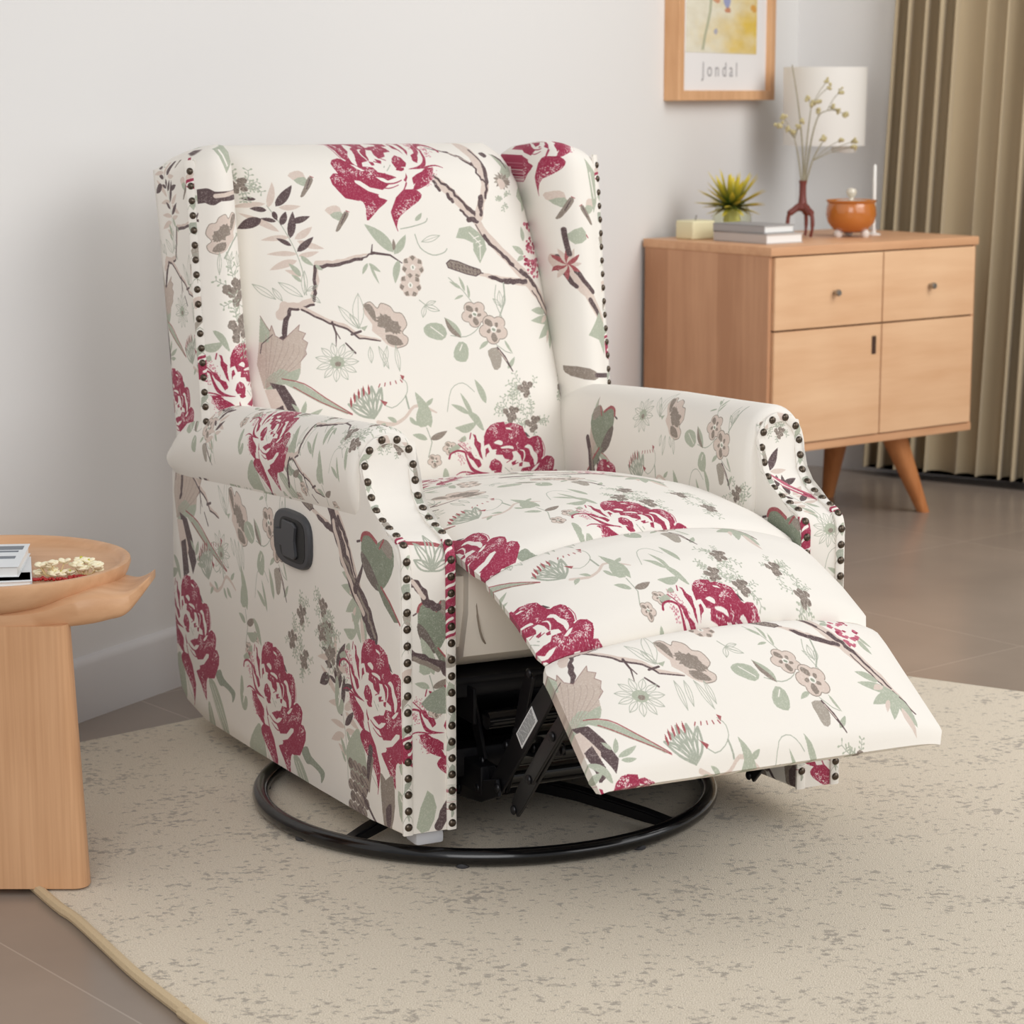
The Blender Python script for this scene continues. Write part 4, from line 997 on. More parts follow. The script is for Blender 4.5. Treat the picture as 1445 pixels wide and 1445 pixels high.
def floor_mat():
    m = bpy.data.materials.new('floor_tile'); m.use_nodes = True; N = m.node_tree.nodes; Lk = m.node_tree.links; b = N['Principled BSDF']
    tc = N.new('ShaderNodeTexCoord'); mp = N.new('ShaderNodeMapping'); mp.inputs['Rotation'].default_value = (0, 0, math.radians(-40)); mp.inputs['Location'].default_value = (.25, .35, 0)
    br = N.new('ShaderNodeTexBrick'); br.offset = 0; br.inputs['Scale'].default_value = 1; br.inputs['Mortar Size'].default_value = .0016
    br.inputs['Brick Width'].default_value = .9; br.inputs['Row Height'].default_value = .9; br.inputs['Bias'].default_value = 0
    br.inputs['Color1'].default_value = (*s2l((158, 144, 132)), 1); br.inputs['Color2'].default_value = (*s2l((150, 137, 126)), 1); br.inputs['Mortar'].default_value = (*s2l((176, 164, 152)), 1)
    nz = N.new('ShaderNodeTexNoise'); nz.inputs['Scale'].default_value = 2.2; nz.inputs['Detail'].default_value = 6
    mx = N.new('ShaderNodeMix'); mx.data_type = 'RGBA'; mx.blend_type = 'MULTIPLY'; mx.inputs['Factor'].default_value = .5
    cr = N.new('ShaderNodeValToRGB'); cr.color_ramp.elements[0].position = .3; cr.color_ramp.elements[0].color = (.62, .62, .62, 1); cr.color_ramp.elements[1].position = .7; cr.color_ramp.elements[1].color = (1, 1, 1, 1)
    Lk.new(tc.outputs['Object'], mp.inputs[0]); Lk.new(mp.outputs[0], br.inputs['Vector']); Lk.new(tc.outputs['Object'], nz.inputs['Vector'])
    Lk.new(nz.outputs['Fac'], cr.inputs['Fac']); Lk.new(br.outputs['Color'], mx.inputs['A']); Lk.new(cr.outputs['Color'], mx.inputs['B']); Lk.new(mx.outputs['Result'], b.inputs['Base Color'])
    b.inputs['Roughness'].default_value = .26; b.inputs['Specular IOR Level'].default_value = .5
    return m
mb = MB(); mb.rows([[Vector(p) for p in ((-5, -1.5, -.05), (6, -1.5, -.05), (6, 10, -.05), (-5, 10, -.05))], [Vector(p) for p in ((-5, -1.5, 0), (6, -1.5, 0), (6, 10, 0), (-5, 10, 0))]])
struct(mb.build('floor', floor_mat(), smooth=False))

# rug
def rug_mat():
    m = bpy.data.materials.new('rug_pile'); m.use_nodes = True; N = m.node_tree.nodes; Lk = m.node_tree.links; b = N['Principled BSDF']
    tc = N.new('ShaderNodeTexCoord'); mp = N.new('ShaderNodeMapping'); mp.inputs['Rotation'].default_value = (0, 0, math.radians(-20)); mp.inputs['Scale'].default_value = (.8, 1, 1)
    n1 = N.new('ShaderNodeTexNoise'); n1.inputs['Scale'].default_value = 88; n1.inputs['Detail'].default_value = 3; n1.inputs['Roughness'].default_value = .55
    n2 = N.new('ShaderNodeTexNoise'); n2.inputs['Scale'].default_value = 9; n2.inputs['Detail'].default_value = 2
    n3 = N.new('ShaderNodeTexNoise'); n3.inputs['Scale'].default_value = 420; n3.inputs['Detail'].default_value = 1
    ad = N.new('ShaderNodeMath'); ad.operation = 'MULTIPLY_ADD'; ad.inputs[1].default_value = .38
    cr = N.new('ShaderNodeValToRGB'); cr.color_ramp.elements[0].position = .765; cr.color_ramp.elements[0].color = (0, 0, 0, 1); cr.color_ramp.elements[1].position = .86; cr.color_ramp.elements[1].color = (1, 1, 1, 1)
    pl = N.new('ShaderNodeValToRGB'); pl.color_ramp.elements[0].color = (*s2l((203, 190, 169)), 1); pl.color_ramp.elements[1].color = (*s2l((232, 221, 203)), 1); pl.color_ramp.elements[0].position = .3; pl.color_ramp.elements[1].position = .7
    mx = N.new('ShaderNodeMix'); mx.data_type = 'RGBA'; mx.inputs['B'].default_value = (*s2l((140, 131, 122)), 1)
    ml = N.new('ShaderNodeMath'); ml.operation = 'MULTIPLY'; ml.inputs[1].default_value = .62
    for n in (n1,): Lk.new(mp.outputs[0], n.inputs['Vector'])
    Lk.new(tc.outputs['Object'], mp.inputs[0]); Lk.new(tc.outputs['Object'], n2.inputs['Vector']); Lk.new(tc.outputs['Object'], n3.inputs['Vector'])
    Lk.new(n2.outputs['Fac'], ad.inputs[0]); Lk.new(n1.outputs['Fac'], ad.inputs[2]); Lk.new(ad.outputs[0], cr.inputs['Fac']); Lk.new(cr.outputs['Color'], ml.inputs[0]); Lk.new(ml.outputs[0], mx.inputs['Factor'])
    Lk.new(n3.outputs['Fac'], pl.inputs['Fac']); Lk.new(pl.outputs['Color'], mx.inputs['A']); Lk.new(mx.outputs['Result'], b.inputs['Base Color'])
    bp = N.new('ShaderNodeBump'); bp.inputs['Strength'].default_value = .5; bp.inputs['Distance'].default_value = .004; Lk.new(n3.outputs['Fac'], bp.inputs['Height']); Lk.new(bp.outputs['Normal'], b.inputs['Normal'])
    b.inputs['Roughness'].default_value = 1; b.inputs['Specular IOR Level'].default_value = .05; b.inputs['Sheen Weight'].default_value = .15
    return m
def isect(p, d, q, e):
    t = ((q[0]-p[0])*e[1]-(q[1]-p[1])*e[0])/(d[0]*e[1]-d[1]*e[0]); return (p[0]+d[0]*t, p[1]+d[1]*t)
bl = isect((-.72, 3.504), (.283, -.490), (-.844, 4.394), (.223, .193)); br_ = isect((.827, 4.937), (.252, -.152), (-.844, 4.394), (.223, .193))
left_edge = [bl, (-.90, 3.80), (-0.719, 3.484), (-0.667, 3.405), (-0.607, 3.299), (-0.536, 3.172), (-0.453, 3.041), (-0.419, 2.985), (-.05, 2.45), (.5, 1.6)]
left_edge = [(p.x, p.y) for p in crom([(x, y, 0) for x, y in left_edge], 6)]
right_far = (br_[0]+.252*14, br_[1]-.152*14)
right = [(br_[0]+.252*14*k/10, br_[1]-.152*14*k/10) for k in range(11)]
backe = [(bl[0]+(br_[0]-bl[0])*k/20, bl[1]+(br_[1]-bl[1])*k/20) for k in range(20)]
outline = left_edge[::-1]+backe[1:]+right
RT = .0072
mb = MB(); rows = []
cen = Vector((sum(p[0] for p in outline)/len(outline), sum(p[1] for p in outline)/len(outline), 0))
for z, ins in ((0, .004), (.004, 0), (RT-.002, 0), (RT, .005)):
    r = []
    for x, y in outline:
        p = Vector((x, y, 0)); d = (cen-p).normalized(); r.append(p+d*ins+Vector((0, 0, z)))
    rows.append(r)
mb.rows(rows); rug = mb.build('area_rug', rug_mat(), ang=70)
tag(rug, 'cream low pile rug flecked with grey under the recliner', 'rug')
mb = MB(); mb.tube([(x, y, .008) for x, y in left_edge], .0085, 8); e_ = mb.build('rug_binding', mat('rug_binding', (205, 183, 148), .95, bump=(300, .6, .003)), rug)

# ------------------------------------------------------------------ side table at the left
beech = wood('beech_side_table', (196, 150, 112), (219, 176, 138), 0, 3, .4, 12)
beech_v = wood('beech_leg', (190, 143, 104), (212, 166, 126), 2, 3, .42, 45)
TB = thing('side_table', 'round beech side table with tray top and upturned end, cut off at left edge', 'table', (-.845, 3.72, RT))
tz = -RT
mb = MB(); mb.lathe([(.001, .448+tz), (.165, .448+tz), (.192, .453+tz), (.210, .466+tz), (.219, .482+tz), (.224, .496+tz), (.223, .502+tz), (.218, .5035+tz), (.212, .502+tz), (.208, .497+tz), (.204, .4905+tz), (.198, .489+tz), (.001, .489+tz)], n=72)
mb.build('tray_top', beech, TB, ang=50)
mb = MB(); rows = []
BS = ((-.36, .004, .495, .503), (-.335, .050, .453, .495), (-.29, .085, .424, .466), (-.20, .11, .428, .458), (0, .12, .427, .458), (.10, .115, .427, .462), (.15, .105, .428, .476), (.19, .095, .431, .483), (.215, .086, .436, .479), (.237, .074, .441, .477), (.255, .056, .460, .484), (.272, .032, .483, .497))
B1_ = crom([(x, w, b) for x, w, b, t in BS], 4); B2_ = crom([(x, t, 0) for x, w, b, t in BS], 4)
for x, w, b, t in [(p.x, max(p.y, .003), p.z, q.y) for p, q in zip(B1_, B2_)]:
    c = Vector((x, -.07, 0)); r = []
    sec = [(-1, .25), (-.92, .05), (-.7, 0), (0, -.0), (.7, 0), (.92, .05), (1, .25), (1, .8), (.9, .97), (.6, 1), (0, 1), (-.6, 1), (-.9, .97), (-1, .8)]
    for a, h in sec: r.append(c+Vector((0, a*w, b+(t-b)*h+tz)))
    rows.append(r)
mb.rows(rows); bw = mb.build('beam', beech, TB, ang=50); bw['label'] = 'beam under the tray with upturned pointed end'
def slab_leg(x0, x1, xb0, xb1, y0, y1, flo):
    mb = MB(); rows = []
    for t in (0, .02, .25, .5, .75, 1):
        z = flo+.004*(t == 0)+t*(.436+tz-flo); a = xb0+(x0-xb0)*min(1, t); b = xb1+(x1-xb1)*min(1, t); rr = min(.022, (y1-y0)/2-.001)
        ring = []
        for cx, cy, a0 in ((b-rr, y1-rr, 0), (a+rr, y1-rr, 90), (a+rr, y0+rr, 180), (b-rr, y0+rr, 270)):
            for k in range(6): an = math.radians(a0+18*k); ring.append(Vector((cx+rr*math.cos(an), cy+rr*math.sin(an), z)))
        rows.append(ring)
    mb.rows(rows); return mb.build('leg', beech_v, TB, ang=60)
slab_leg(-.30, .155, -.33, .174, -.190, -.135, 0)
slab_leg(-.20, .06, -.22, .07, .05, .10, 0)

paper = mat('white_paper', (236, 236, 234), .6); cover_w = mat('white_cover', (226, 230, 233), .45)
def text(s, name, size, M, m, parent):
    c = bpy.data.curves.new(name, 'FONT'); c.body = s; c.size = size; c.extrude = .0003; c.align_x = 'CENTER'
    o = bpy.data.objects.new(name, c); COL.objects.link(o)
    bpy.context.view_layer.update(); dg = bpy.context.evaluated_depsgraph_get(); me = bpy.data.meshes.new_from_object(o.evaluated_get(dg)); bpy.data.objects.remove(o)
    me.materials.clear(); me.materials.append(m); o = bpy.data.objects.new(name, me); COL.objects.link(o); o.parent = parent; o.matrix_local = M; return o
def book(name, label, loc, rz, w, d, h, cov, page, soft=.002, group=None, cat='book'):
    B = thing(name, label, cat, loc, rz, group)
    mb = MB(); mb.box((0, 0, h/2), (w-.006, d-.008, h-2*soft)); mb.build('pages', page, B, smooth=False)
    mb = MB(); mb.box((0, 0, soft/2), (w, d, soft), None, .0004, 1); mb.box((0, 0, h-soft/2), (w, d, soft), None, .0004, 1); mb.box((-w/2+soft/2, 0, h/2), (soft, d, h-.0006), None, .0004, 1); mb.build('cover', cov, B, ang=30)
    return B
strip_shade = mat('navy_shade', (52, 58, 78), .6); greyc = mat('grey_ink', (120, 126, 134), .6)
TZ = .4895
b1 = book('magazine', 'white magazine lying flat lowest in the stack on the side table', (-.852, 3.662, TZ), math.radians(12), .165, .20, .008, cover_w, paper, .001, cat='magazine')
b2 = book('magazine', 'thicker white magazine with printed cover on top of the stack on side table', (-.864, 3.695, TZ+.0084), math.radians(6), .155, .19, .017, cover_w, paper, .001, cat='magazine')
mb = MB(); mb.box((.03, -.02, .0172), (.07, .02, .0006)); mb.box((.01, .03, .0172), (.11, .012, .0006)); mb.box((.045, .06, .0172), (.05, .03, .0006)); mb.build('cover_print_and_shade', greyc, b2, smooth=False)
mb = MB(); mb.box((.03, -.06, .0083-.0006), (.1, .06, .0006)); mb.build('cover_print_and_shade', strip_shade, b1, smooth=False)  # dark strip painted as shade in front of the upper magazine

# cream blossom sprigs with red berries on the tray
petal = mat('cream_petal', (245, 236, 205), .6); berry = mat('red_berry', (166, 30, 30), .3); yel = mat('yellow_green_bud', (196, 190, 70), .6); stemm = mat('straw_stem', (214, 190, 140), .7)
def blossom(name, label, loc, seed, n, sp):
    T = thing(name, label, 'flower', loc, 0, None); r = random.Random(seed)
    cs = []
    for k in range(n):
        c = Vector((r.uniform(-sp, sp), r.uniform(-.012, .012), r.choice((.008, .010, .014, .020, .024))+r.uniform(-.002, .002))); cs.append(c); mb = MB()
        for q in range(5):
            a = 2*PI*q/5+r.random(); d = Vector((math.cos(a), math.sin(a), r.uniform(-.4, .9))).normalized()
            mb.ball(c+d*.0052, .0062, (1, .85, .5), 8, 5, Vector((0, 0, 1)).rotation_difference(Vector((-d.x*.5, -d.y*.5, 1)).normalized()).to_matrix())
        o = mb.build('blossom', petal, T)
        if k % 2 == 0: mb = MB(); mb.ball(c+Vector((0, 0, .003)), .0026, u=8, v=5); mb.build('flower_centre', yel, o)
    mb = MB()
    for c in cs: mb.tube([c-Vector((0, 0, .002)), (c.x*.6, c.y*.5-.004, .006), (0, -.004, .003)], .0011, 5)
    mb.build('stem', stemm, T)
    for k in range(n*2): mb = MB(); mb.ball((-sp*1.15+2.3*sp*k/(n*2-1)+r.uniform(-.002, .002), -.017+r.uniform(-.009, .006), .003), r.uniform(.0022, .0034), u=8, v=6); mb.build('berry', berry, T)
blossom('blossom_sprig', 'cream blossom sprig with red berries near the magazines on the side table', (-.728, 3.64, TZ), 2, 12, .026)
blossom('blossom_sprig', 'cream blossom sprig with red berries nearest the rim of the side table', (-.680, 3.655, TZ), 5, 11, .020)

# ------------------------------------------------------------------ sideboard
side_w_shaded = wood('sideboard_side_shaded', (182, 132, 98), (206, 156, 120), 2, 2.2, .5, 14, boards=('Y', .105, .22))  # shade put into the colour: darker than the same wood in front
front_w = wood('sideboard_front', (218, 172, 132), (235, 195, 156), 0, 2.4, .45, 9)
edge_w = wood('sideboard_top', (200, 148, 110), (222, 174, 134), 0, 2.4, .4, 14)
CA = Vector((.709, 6.443, 0)); CANG = 38; CL, CD, CT, CB = .851, .522, .83, .25
SBD = thing('sideboard', 'light cherry wood sideboard with two drawers, two doors and splayed legs', 'cabinet', CA, math.radians(CANG))
def sbm(): return MB()
mb = sbm(); mb.box((CL/2, CD/2+.004, (CB+.02+CT-.025)/2), (CL-.006, CD-.02, CT-CB-.045)); mb.build('carcass', dark_gap := mat('shadow_gap', (112, 76, 52), .7), SBD, smooth=False)
for x in (.0065, CL-.0065):
    mb = sbm(); mb.box((x, CD/2+.002, (CB+CT-.024)/2), (.013, CD-.004, CT-CB-.026), None, .0012, 1); mb.build('side_panel', side_w_shaded, SBD, ang=30)
mb = sbm(); mb.box((CL/2, CD/2, CT-.0125), (CL+.004, CD+.012, .025), None, .003, 2); mb.build('top_board', edge_w, SBD, ang=30)
mb = sbm(); mb.box((CL/2, CD/2, CB+.012), (CL, CD, .024), None, .003, 2); mb.build('bottom_board', edge_w, SBD, ang=30)
steel = mat('brushed_knob', (168, 160, 150), .3, .9); darkh = mat('dark_slot', (70, 46, 34), .6)
DIV = .445; DZ = .597; xs = ((.0150, DIV-.0025), (DIV+.0025, CL-.015)); zt_, zb_ = CT-.029, CB+.027
for (x0, x1), kx in zip(xs, (.245, .64)):
    mb = sbm(); mb.box(((x0+x1)/2, .002, (DZ+.0025+zt_)/2), (x1-x0, .018, zt_-DZ-.0025), None, .0015, 1); d = mb.build('drawer', front_w, SBD, ang=30)
    mb = MB(); mb.tube([(kx, -.007, .695), (kx, -.018, .695)], .006, 12); mb.tube([(kx, -.016, .695), (kx, -.020, .695), (kx, -.027, .695), (kx, -.030, .695)], [.006, .0095, .0095, .0075], 18); k = mb.build('knob', steel, d, ang=40); k['label'] = 'small metal knob'
    mb = sbm(); mb.box(((x0+x1)/2, .002, (DZ-.0025+zb_)/2), (x1-x0, .018, DZ-.0025-zb_), None, .0015, 1); d = mb.build('door', front_w, SBD, ang=30)
    if x0 < .1:
        mb = sbm(); mb.box((DIV-.033, -.0078, .536), (.017, .003, .052), None, .001, 1); h = mb.build('finger_slot', darkh, d, ang=30); h['label'] = 'dark upright finger slot'
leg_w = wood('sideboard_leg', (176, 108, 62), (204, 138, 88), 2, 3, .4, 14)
def sleg(tx, ty, bx, by):
    mb = MB(); rows = []
    for t in (0, .5, 1):
        c = Vector((bx+(tx-bx)*t, by+(ty-by)*t, (CB+.002)*t)); w = .017+.021*t; r = []
        for k in range(16):
            a = 2*PI*k/16+PI/16; q = 1/max(abs(math.cos(a)), abs(math.sin(a)))**.6; r.append(c+Vector((w*math.cos(a)*q, w*math.sin(a)*q, 0)))
        rows.append(r)
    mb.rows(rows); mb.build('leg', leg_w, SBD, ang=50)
sleg(.10, .10, .03, .02); sleg(CL-.225, .11, CL-.105, .085); sleg(.10, CD-.10, .03, CD-.03); sleg(CL-.19, CD-.16, CL-.145, CD-.075)
def onc(x, y, z=CT): return SBM @ Vector((x, y, z))
SBM = Matrix.Translation(CA) @ Matrix.Rotation(math.radians(CANG), 4, 'Z')

# things standing on the sideboard: positions given along and into its top
def dish(name, label, cat, x, y, group=None): return thing(name, label, cat, onc(x, y), math.radians(CANG), group)
grey_cloth = mat('grey_book_cloth', (190, 183, 178), .7); grey_cloth2 = mat('slate_book_cloth', (160, 158, 158), .7)
KEY, TOP, BK, AMB, FILL = 80, 8, 44, .41, 84
B1 = book('book', 'grey hardback lying lowest in the pair on the sideboard', onc(.157, .212), math.radians(CANG), .145, .217, .028, grey_cloth, paper, .003, 'grey books on the sideboard')
B2 = book('book', 'grey hardback lying on top of the pair, before the glass pot', onc(.148, .222, CT+.0284), math.radians(CANG+3), .125, .200, .023, grey_cloth2, paper, .003, 'grey books on the sideboard')

wax = mat('ivory_wax', (226, 218, 180), .5, sss=.2); wick = mat('wick', (80, 70, 60), .8)
cd = dish('candle', 'short square ivory candle left of the books on the sideboard', 'candle', .105, .42)
mb = MB(); mb.box((0, 0, .027), (.088, .075, .054), None, .006, 3); mb.build('wax_block', wax, cd)
mb = MB(); mb.tube([(0, 0, .052), (.001, 0, .060), (.004, 0, .068)], .0015, 6); mb.build('wick', wick, cd)

glass = mat('pot_glass', (248, 250, 238), .03, 0, .5, trans=1); glass.node_tree.nodes['Principled BSDF'].inputs['IOR'].default_value = 1.15
pp = dish('potted_succulent', 'spiky yellow green plant in a round glass pot behind the books', 'plant', .25, .42)
mb = MB(); mb.lathe([(.001, .002), (.034, 0), (.048, .012), (.058, .038), (.058, .064), (.048, .086), (.036, .098), (.039, .104), (.035, .104), (.032, .098), (.044, .085), (.054, .063), (.054, .039), (.045, .016), (.032, .006), (.001, .006)]); mb.build('pot', glass, pp)
def leafm():
    m = bpy.data.materials.new('succulent_leaf'); m.use_nodes = True; N = m.node_tree.nodes; Lk = m.node_tree.links; b = N['Principled BSDF']
    at = N.new('ShaderNodeAttribute'); at.attribute_name = 'along'; cr = N.new('ShaderNodeValToRGB'); Lk.new(at.outputs['Fac'], cr.inputs[0]); Lk.new(cr.outputs[0], b.inputs['Base Color'])
    cr.color_ramp.elements[0].color = (*s2l((66, 90, 24)), 1); cr.color_ramp.elements[1].color = (*s2l((216, 196, 60)), 1); cr.color_ramp.elements[0].position = .25; cr.color_ramp.elements[1].position = .8; b.inputs['Roughness'].default_value = .5
    return m
succ = leafm(); green = mat('stem_green', (70, 90, 56), .6)
def blade(base, d, ln, w, droop):
    mb = MB(); rows = []; al = []
    d = Vector(d).normalized(); sd = d.cross(Vector((0, 0, 1))); sd = sd.normalized() if sd.length > .05 else Vector((1, 0, 0)); n = sd.cross(d)
    for k in range(8):
        t = k/7; c = Vector(base)+d*ln*t+Vector((0, 0, -droop*t*t)); ww = w*(.55+.9*t*(1-t))*(1-t**3)+.0006
        rows.append([c-sd*ww, c-n*ww*.45, c+sd*ww, c+n*ww*.2])
    V = mb.rows(rows); ids = [(q, k/7) for k, r in enumerate(V) for q in r]
    mb.bm.verts.index_update(); vals = [0]*len(mb.bm.verts)
    for q, t in ids: vals[q.index] = t
    o = mb.build('leaf', succ, pp, ang=60); a = o.data.attributes.new('along', 'FLOAT', 'POINT'); a.data.foreach_set('value', vals); return o
rnd = random.Random(8)
for ring, (cnt, el, ln) in enumerate(((7, 78, .125), (11, 56, .125), (13, 34, .118), (11, 12, .105), (7, -10, .075))):
    for k in range(cnt):
        a = 2*PI*(k+.5*ring)/cnt+rnd.uniform(-.1, .1); e = math.radians(el+rnd.uniform(-7, 7))
        blade((.008*math.cos(a), .008*math.sin(a), .088), (math.cos(a)*math.cos(e), math.sin(a)*math.cos(e), math.sin(e)), ln*rnd.uniform(.85, 1.1), .012, .012)
mb = MB(); mb.lathe([(.001, .010), (.020, .012), (.026, .05), (.016, .095), (.001, .096)], n=16); mb.build('roots', mat('moss', (190, 186, 110), .9), pp)

root_w = mat('maroon_root', (112, 52, 44), .45); twig = mat('twig', (150, 142, 120), .7); fluff = mat('dry_flower', (190, 178, 136), .9)
vs = dish('root_vase', 'slim maroon root shaped vase on splayed legs behind the books', 'vase', .39, .27)
mb = MB(); mb.lathe([(.001, .075), (.014, .078), (.020, .085), (.013, .10), (.010, .125), (.010, .155), (.0125, .165), (.0105, .166), (.008, .155), (.008, .12), (.001, .115)], n=18); mb.build('neck', root_w, vs)
for k in range(3):
    a = 2*PI*k/3+2.6; mb = MB(); c, s_ = math.cos(a), math.sin(a)
    mb.tube(crom([(c*.004, s_*.004, .095), (c*.022, s_*.022, .082), (c*.040, s_*.040, .066), (c*.043, s_*.043, .03), (c*.036, s_*.036, .0035)], 5), [.011]*5+[.010]*5+[.006]*5+[.0045]*5+[.0035], 8); mb.build('leg', root_w, vs)
VB = onc(.39, .27, CT+.165)
CR, CU = Vector((1, 0, 0)), Vector((0, .178, .984))
def branch(name, label, pts, buds, depth, seed):
    """pts: offsets (right, up) in metres from the vase mouth"""
    T = thing(name, label, 'branch', VB, 0, 'dried flower branches in the root vase'); r = random.Random(seed)
    mb = MB(); P = [Vector((x, depth*(y/.3), y)) for x, y in [(0, -.045)]+pts]
    q = crom(P, 5); mb.tube(q, [.0030-.0016*i/len(q) for i in range(len(q))], 6)
    tips = []
    for (x, y, k) in buds:
        a = P[k]; b = Vector((x, depth*(y/.3), y)); mb.tube(crom([a, a.lerp(b, .5)+Vector((0, .004, .006)), b], 4), .0011, 5); tips.append(b)
    mb.build('stem', twig, T)
    for b in tips:
        mb = MB()
        for k in range(8): mb.ball(b+Vector((r.gauss(0, .0035), r.gauss(0, .0035), r.gauss(0, .0035))), r.uniform(.0035, .006), u=7, v=5)
        mb.build('flower_head', fluff, T)
k_ = 7.0/3300
def U(x, y): return ((x-1140)*k_, (255-y)*k_)
branch('dried_branch', 'tallest bare dried twig leaning left in the root vase', [U(1139, 215), U(1132, 150), U(1123, 98)], [], .02, 1)
branch('dried_branch', 'dried twig with pale tufts leaning left in the root vase', [U(1134, 230), U(1127, 198)], [(*U(1110, 168), 2), (*U(1106, 178), 2), (*U(1118, 186), 2), (*U(1124, 190), 2), (*U(1131, 182), 2), (*U(1136, 174), 2)], -.02, 2)
branch('dried_branch', 'upright dried twig with tufts near the top in the root vase', [U(1144, 205), U(1149, 155)], [(*U(1144, 143), 2), (*U(1152, 150), 2), (*U(1171, 119), 2), (*U(1173, 128), 2), (*U(1160, 148), 2)], .0, 3)
branch('dried_branch', 'widest dried twig with small tufts spreading right in the root vase', [U(1150, 205), U(1160, 168), U(1172, 160)], [(*U(1160, 160), 2), (*U(1190, 134), 3), (*U(1180, 155), 3), (*U(1187, 161), 3), (*U(1197, 165), 3)], .03, 4)
branch('dried_branch', 'shortest dried twig low on the right in the root vase', [U(1152, 228), U(1165, 202)], [(*U(1166, 199), 2), (*U(1190, 199), 1), (*U(1208, 201), 1), (*U(1209, 208), 1)], -.03, 5)

amber = mat('amber_glaze', (188, 112, 46), .16, 0, .6, coat=.5)
bw_ = dish('glazed_bowl', 'glossy orange round bowl on white feet with glass knob', 'bowl', .535, .213)
mb = MB(); mb.lathe([(.001, .016), (.035, .014), (.052, .022), (.068, .042), (.0745, .065), (.072, .088), (.069, .098), (.0755, .106), (.073, .108), (.066, .100), (.067, .088), (.068, .066), (.055, .034), (.001, .024)], n=56); mb.build('bowl_body', amber, bw_)
ceram = mat('white_foot', (226, 220, 214), .3)
for k in range(3):
    a = 2*PI*k/3+.9; mb = MB(); mb.lathe([(.001, 0), (.009, 0), (.013, .006), (.013, .014), (.006, .022), (.001, .022)], (.046*math.cos(a), .046*math.sin(a), 0), 16); mb.build('foot', ceram, bw_)
mb = MB(); mb.lathe([(.001, .100), (.066, .100), (.066, .103), (.03, .108), (.007, .109), (.006, .114), (.013, .122), (.016, .131), (.012, .140), (.001, .143)], n=32); kb = mb.build('lid', mat('lid_glass', (214, 206, 190), .08, 0, .6, coat=.6), bw_); kb['label'] = 'lid with clear glass knob'
st = dish('taper_candle', 'thin white taper candle standing behind the orange bowl', 'candle', .65, .23)
mb = MB(); mb.lathe([(.001, 0), (.022, 0), (.022, .004), (.008, .008), (.007, .02), (.001, .02)], n=20); mb.build('holder', ceram, st)
mb = MB(); mb.lathe([(.001, .012), (.0055, .012), (.0052, .15), (.0045, .205), (.001, .209)], n=14); mb.build('taper', mat('white_wax', (240, 238, 234), .5), st)

# picture on the back wall
FO = K_+WD*(-1.043)+WN*.0; FB = 1.225; FW, FH = .729, 1.0; FDp = .05
PM = Matrix((( WD.x, -WN.x, 0, FO.x), (WD.y, -WN.y, 0, FO.y), (0, 0, 1, FB), (0, 0, 0, 1)))
pic = thing('framed_print', 'light oak framed flower print with wide white mat on the wall', 'picture'); pic.matrix_world = PM
oak_f = wood('oak_frame', (200, 148, 104), (226, 180, 136), 2, 3, .45, 12)
def pbox(x0, x1, y0, y1, z0, z1): return (((x0+x1)/2, (y0+y1)/2, (z0+z1)/2), (x1-x0, y1-y0, z1-z0))
mb = MB()
for b in ((0, .036, -FDp, 0, 0, FH), (FW-.036, FW, -FDp, 0, 0, FH), (.036, FW-.036, -FDp, 0, 0, .030), (.036, FW-.036, -FDp, 0, FH-.030, FH)): mb.box(*pbox(*b), None, .0015, 1)
mb.build('frame', oak_f, pic, ang=30)
mb = MB(); mb.box(*pbox(.03, FW-.03, -.032, -.006, .02, FH-.02)); mb.build('mat_board', mat('mat_white', (236, 235, 236), .7), pic, smooth=False)
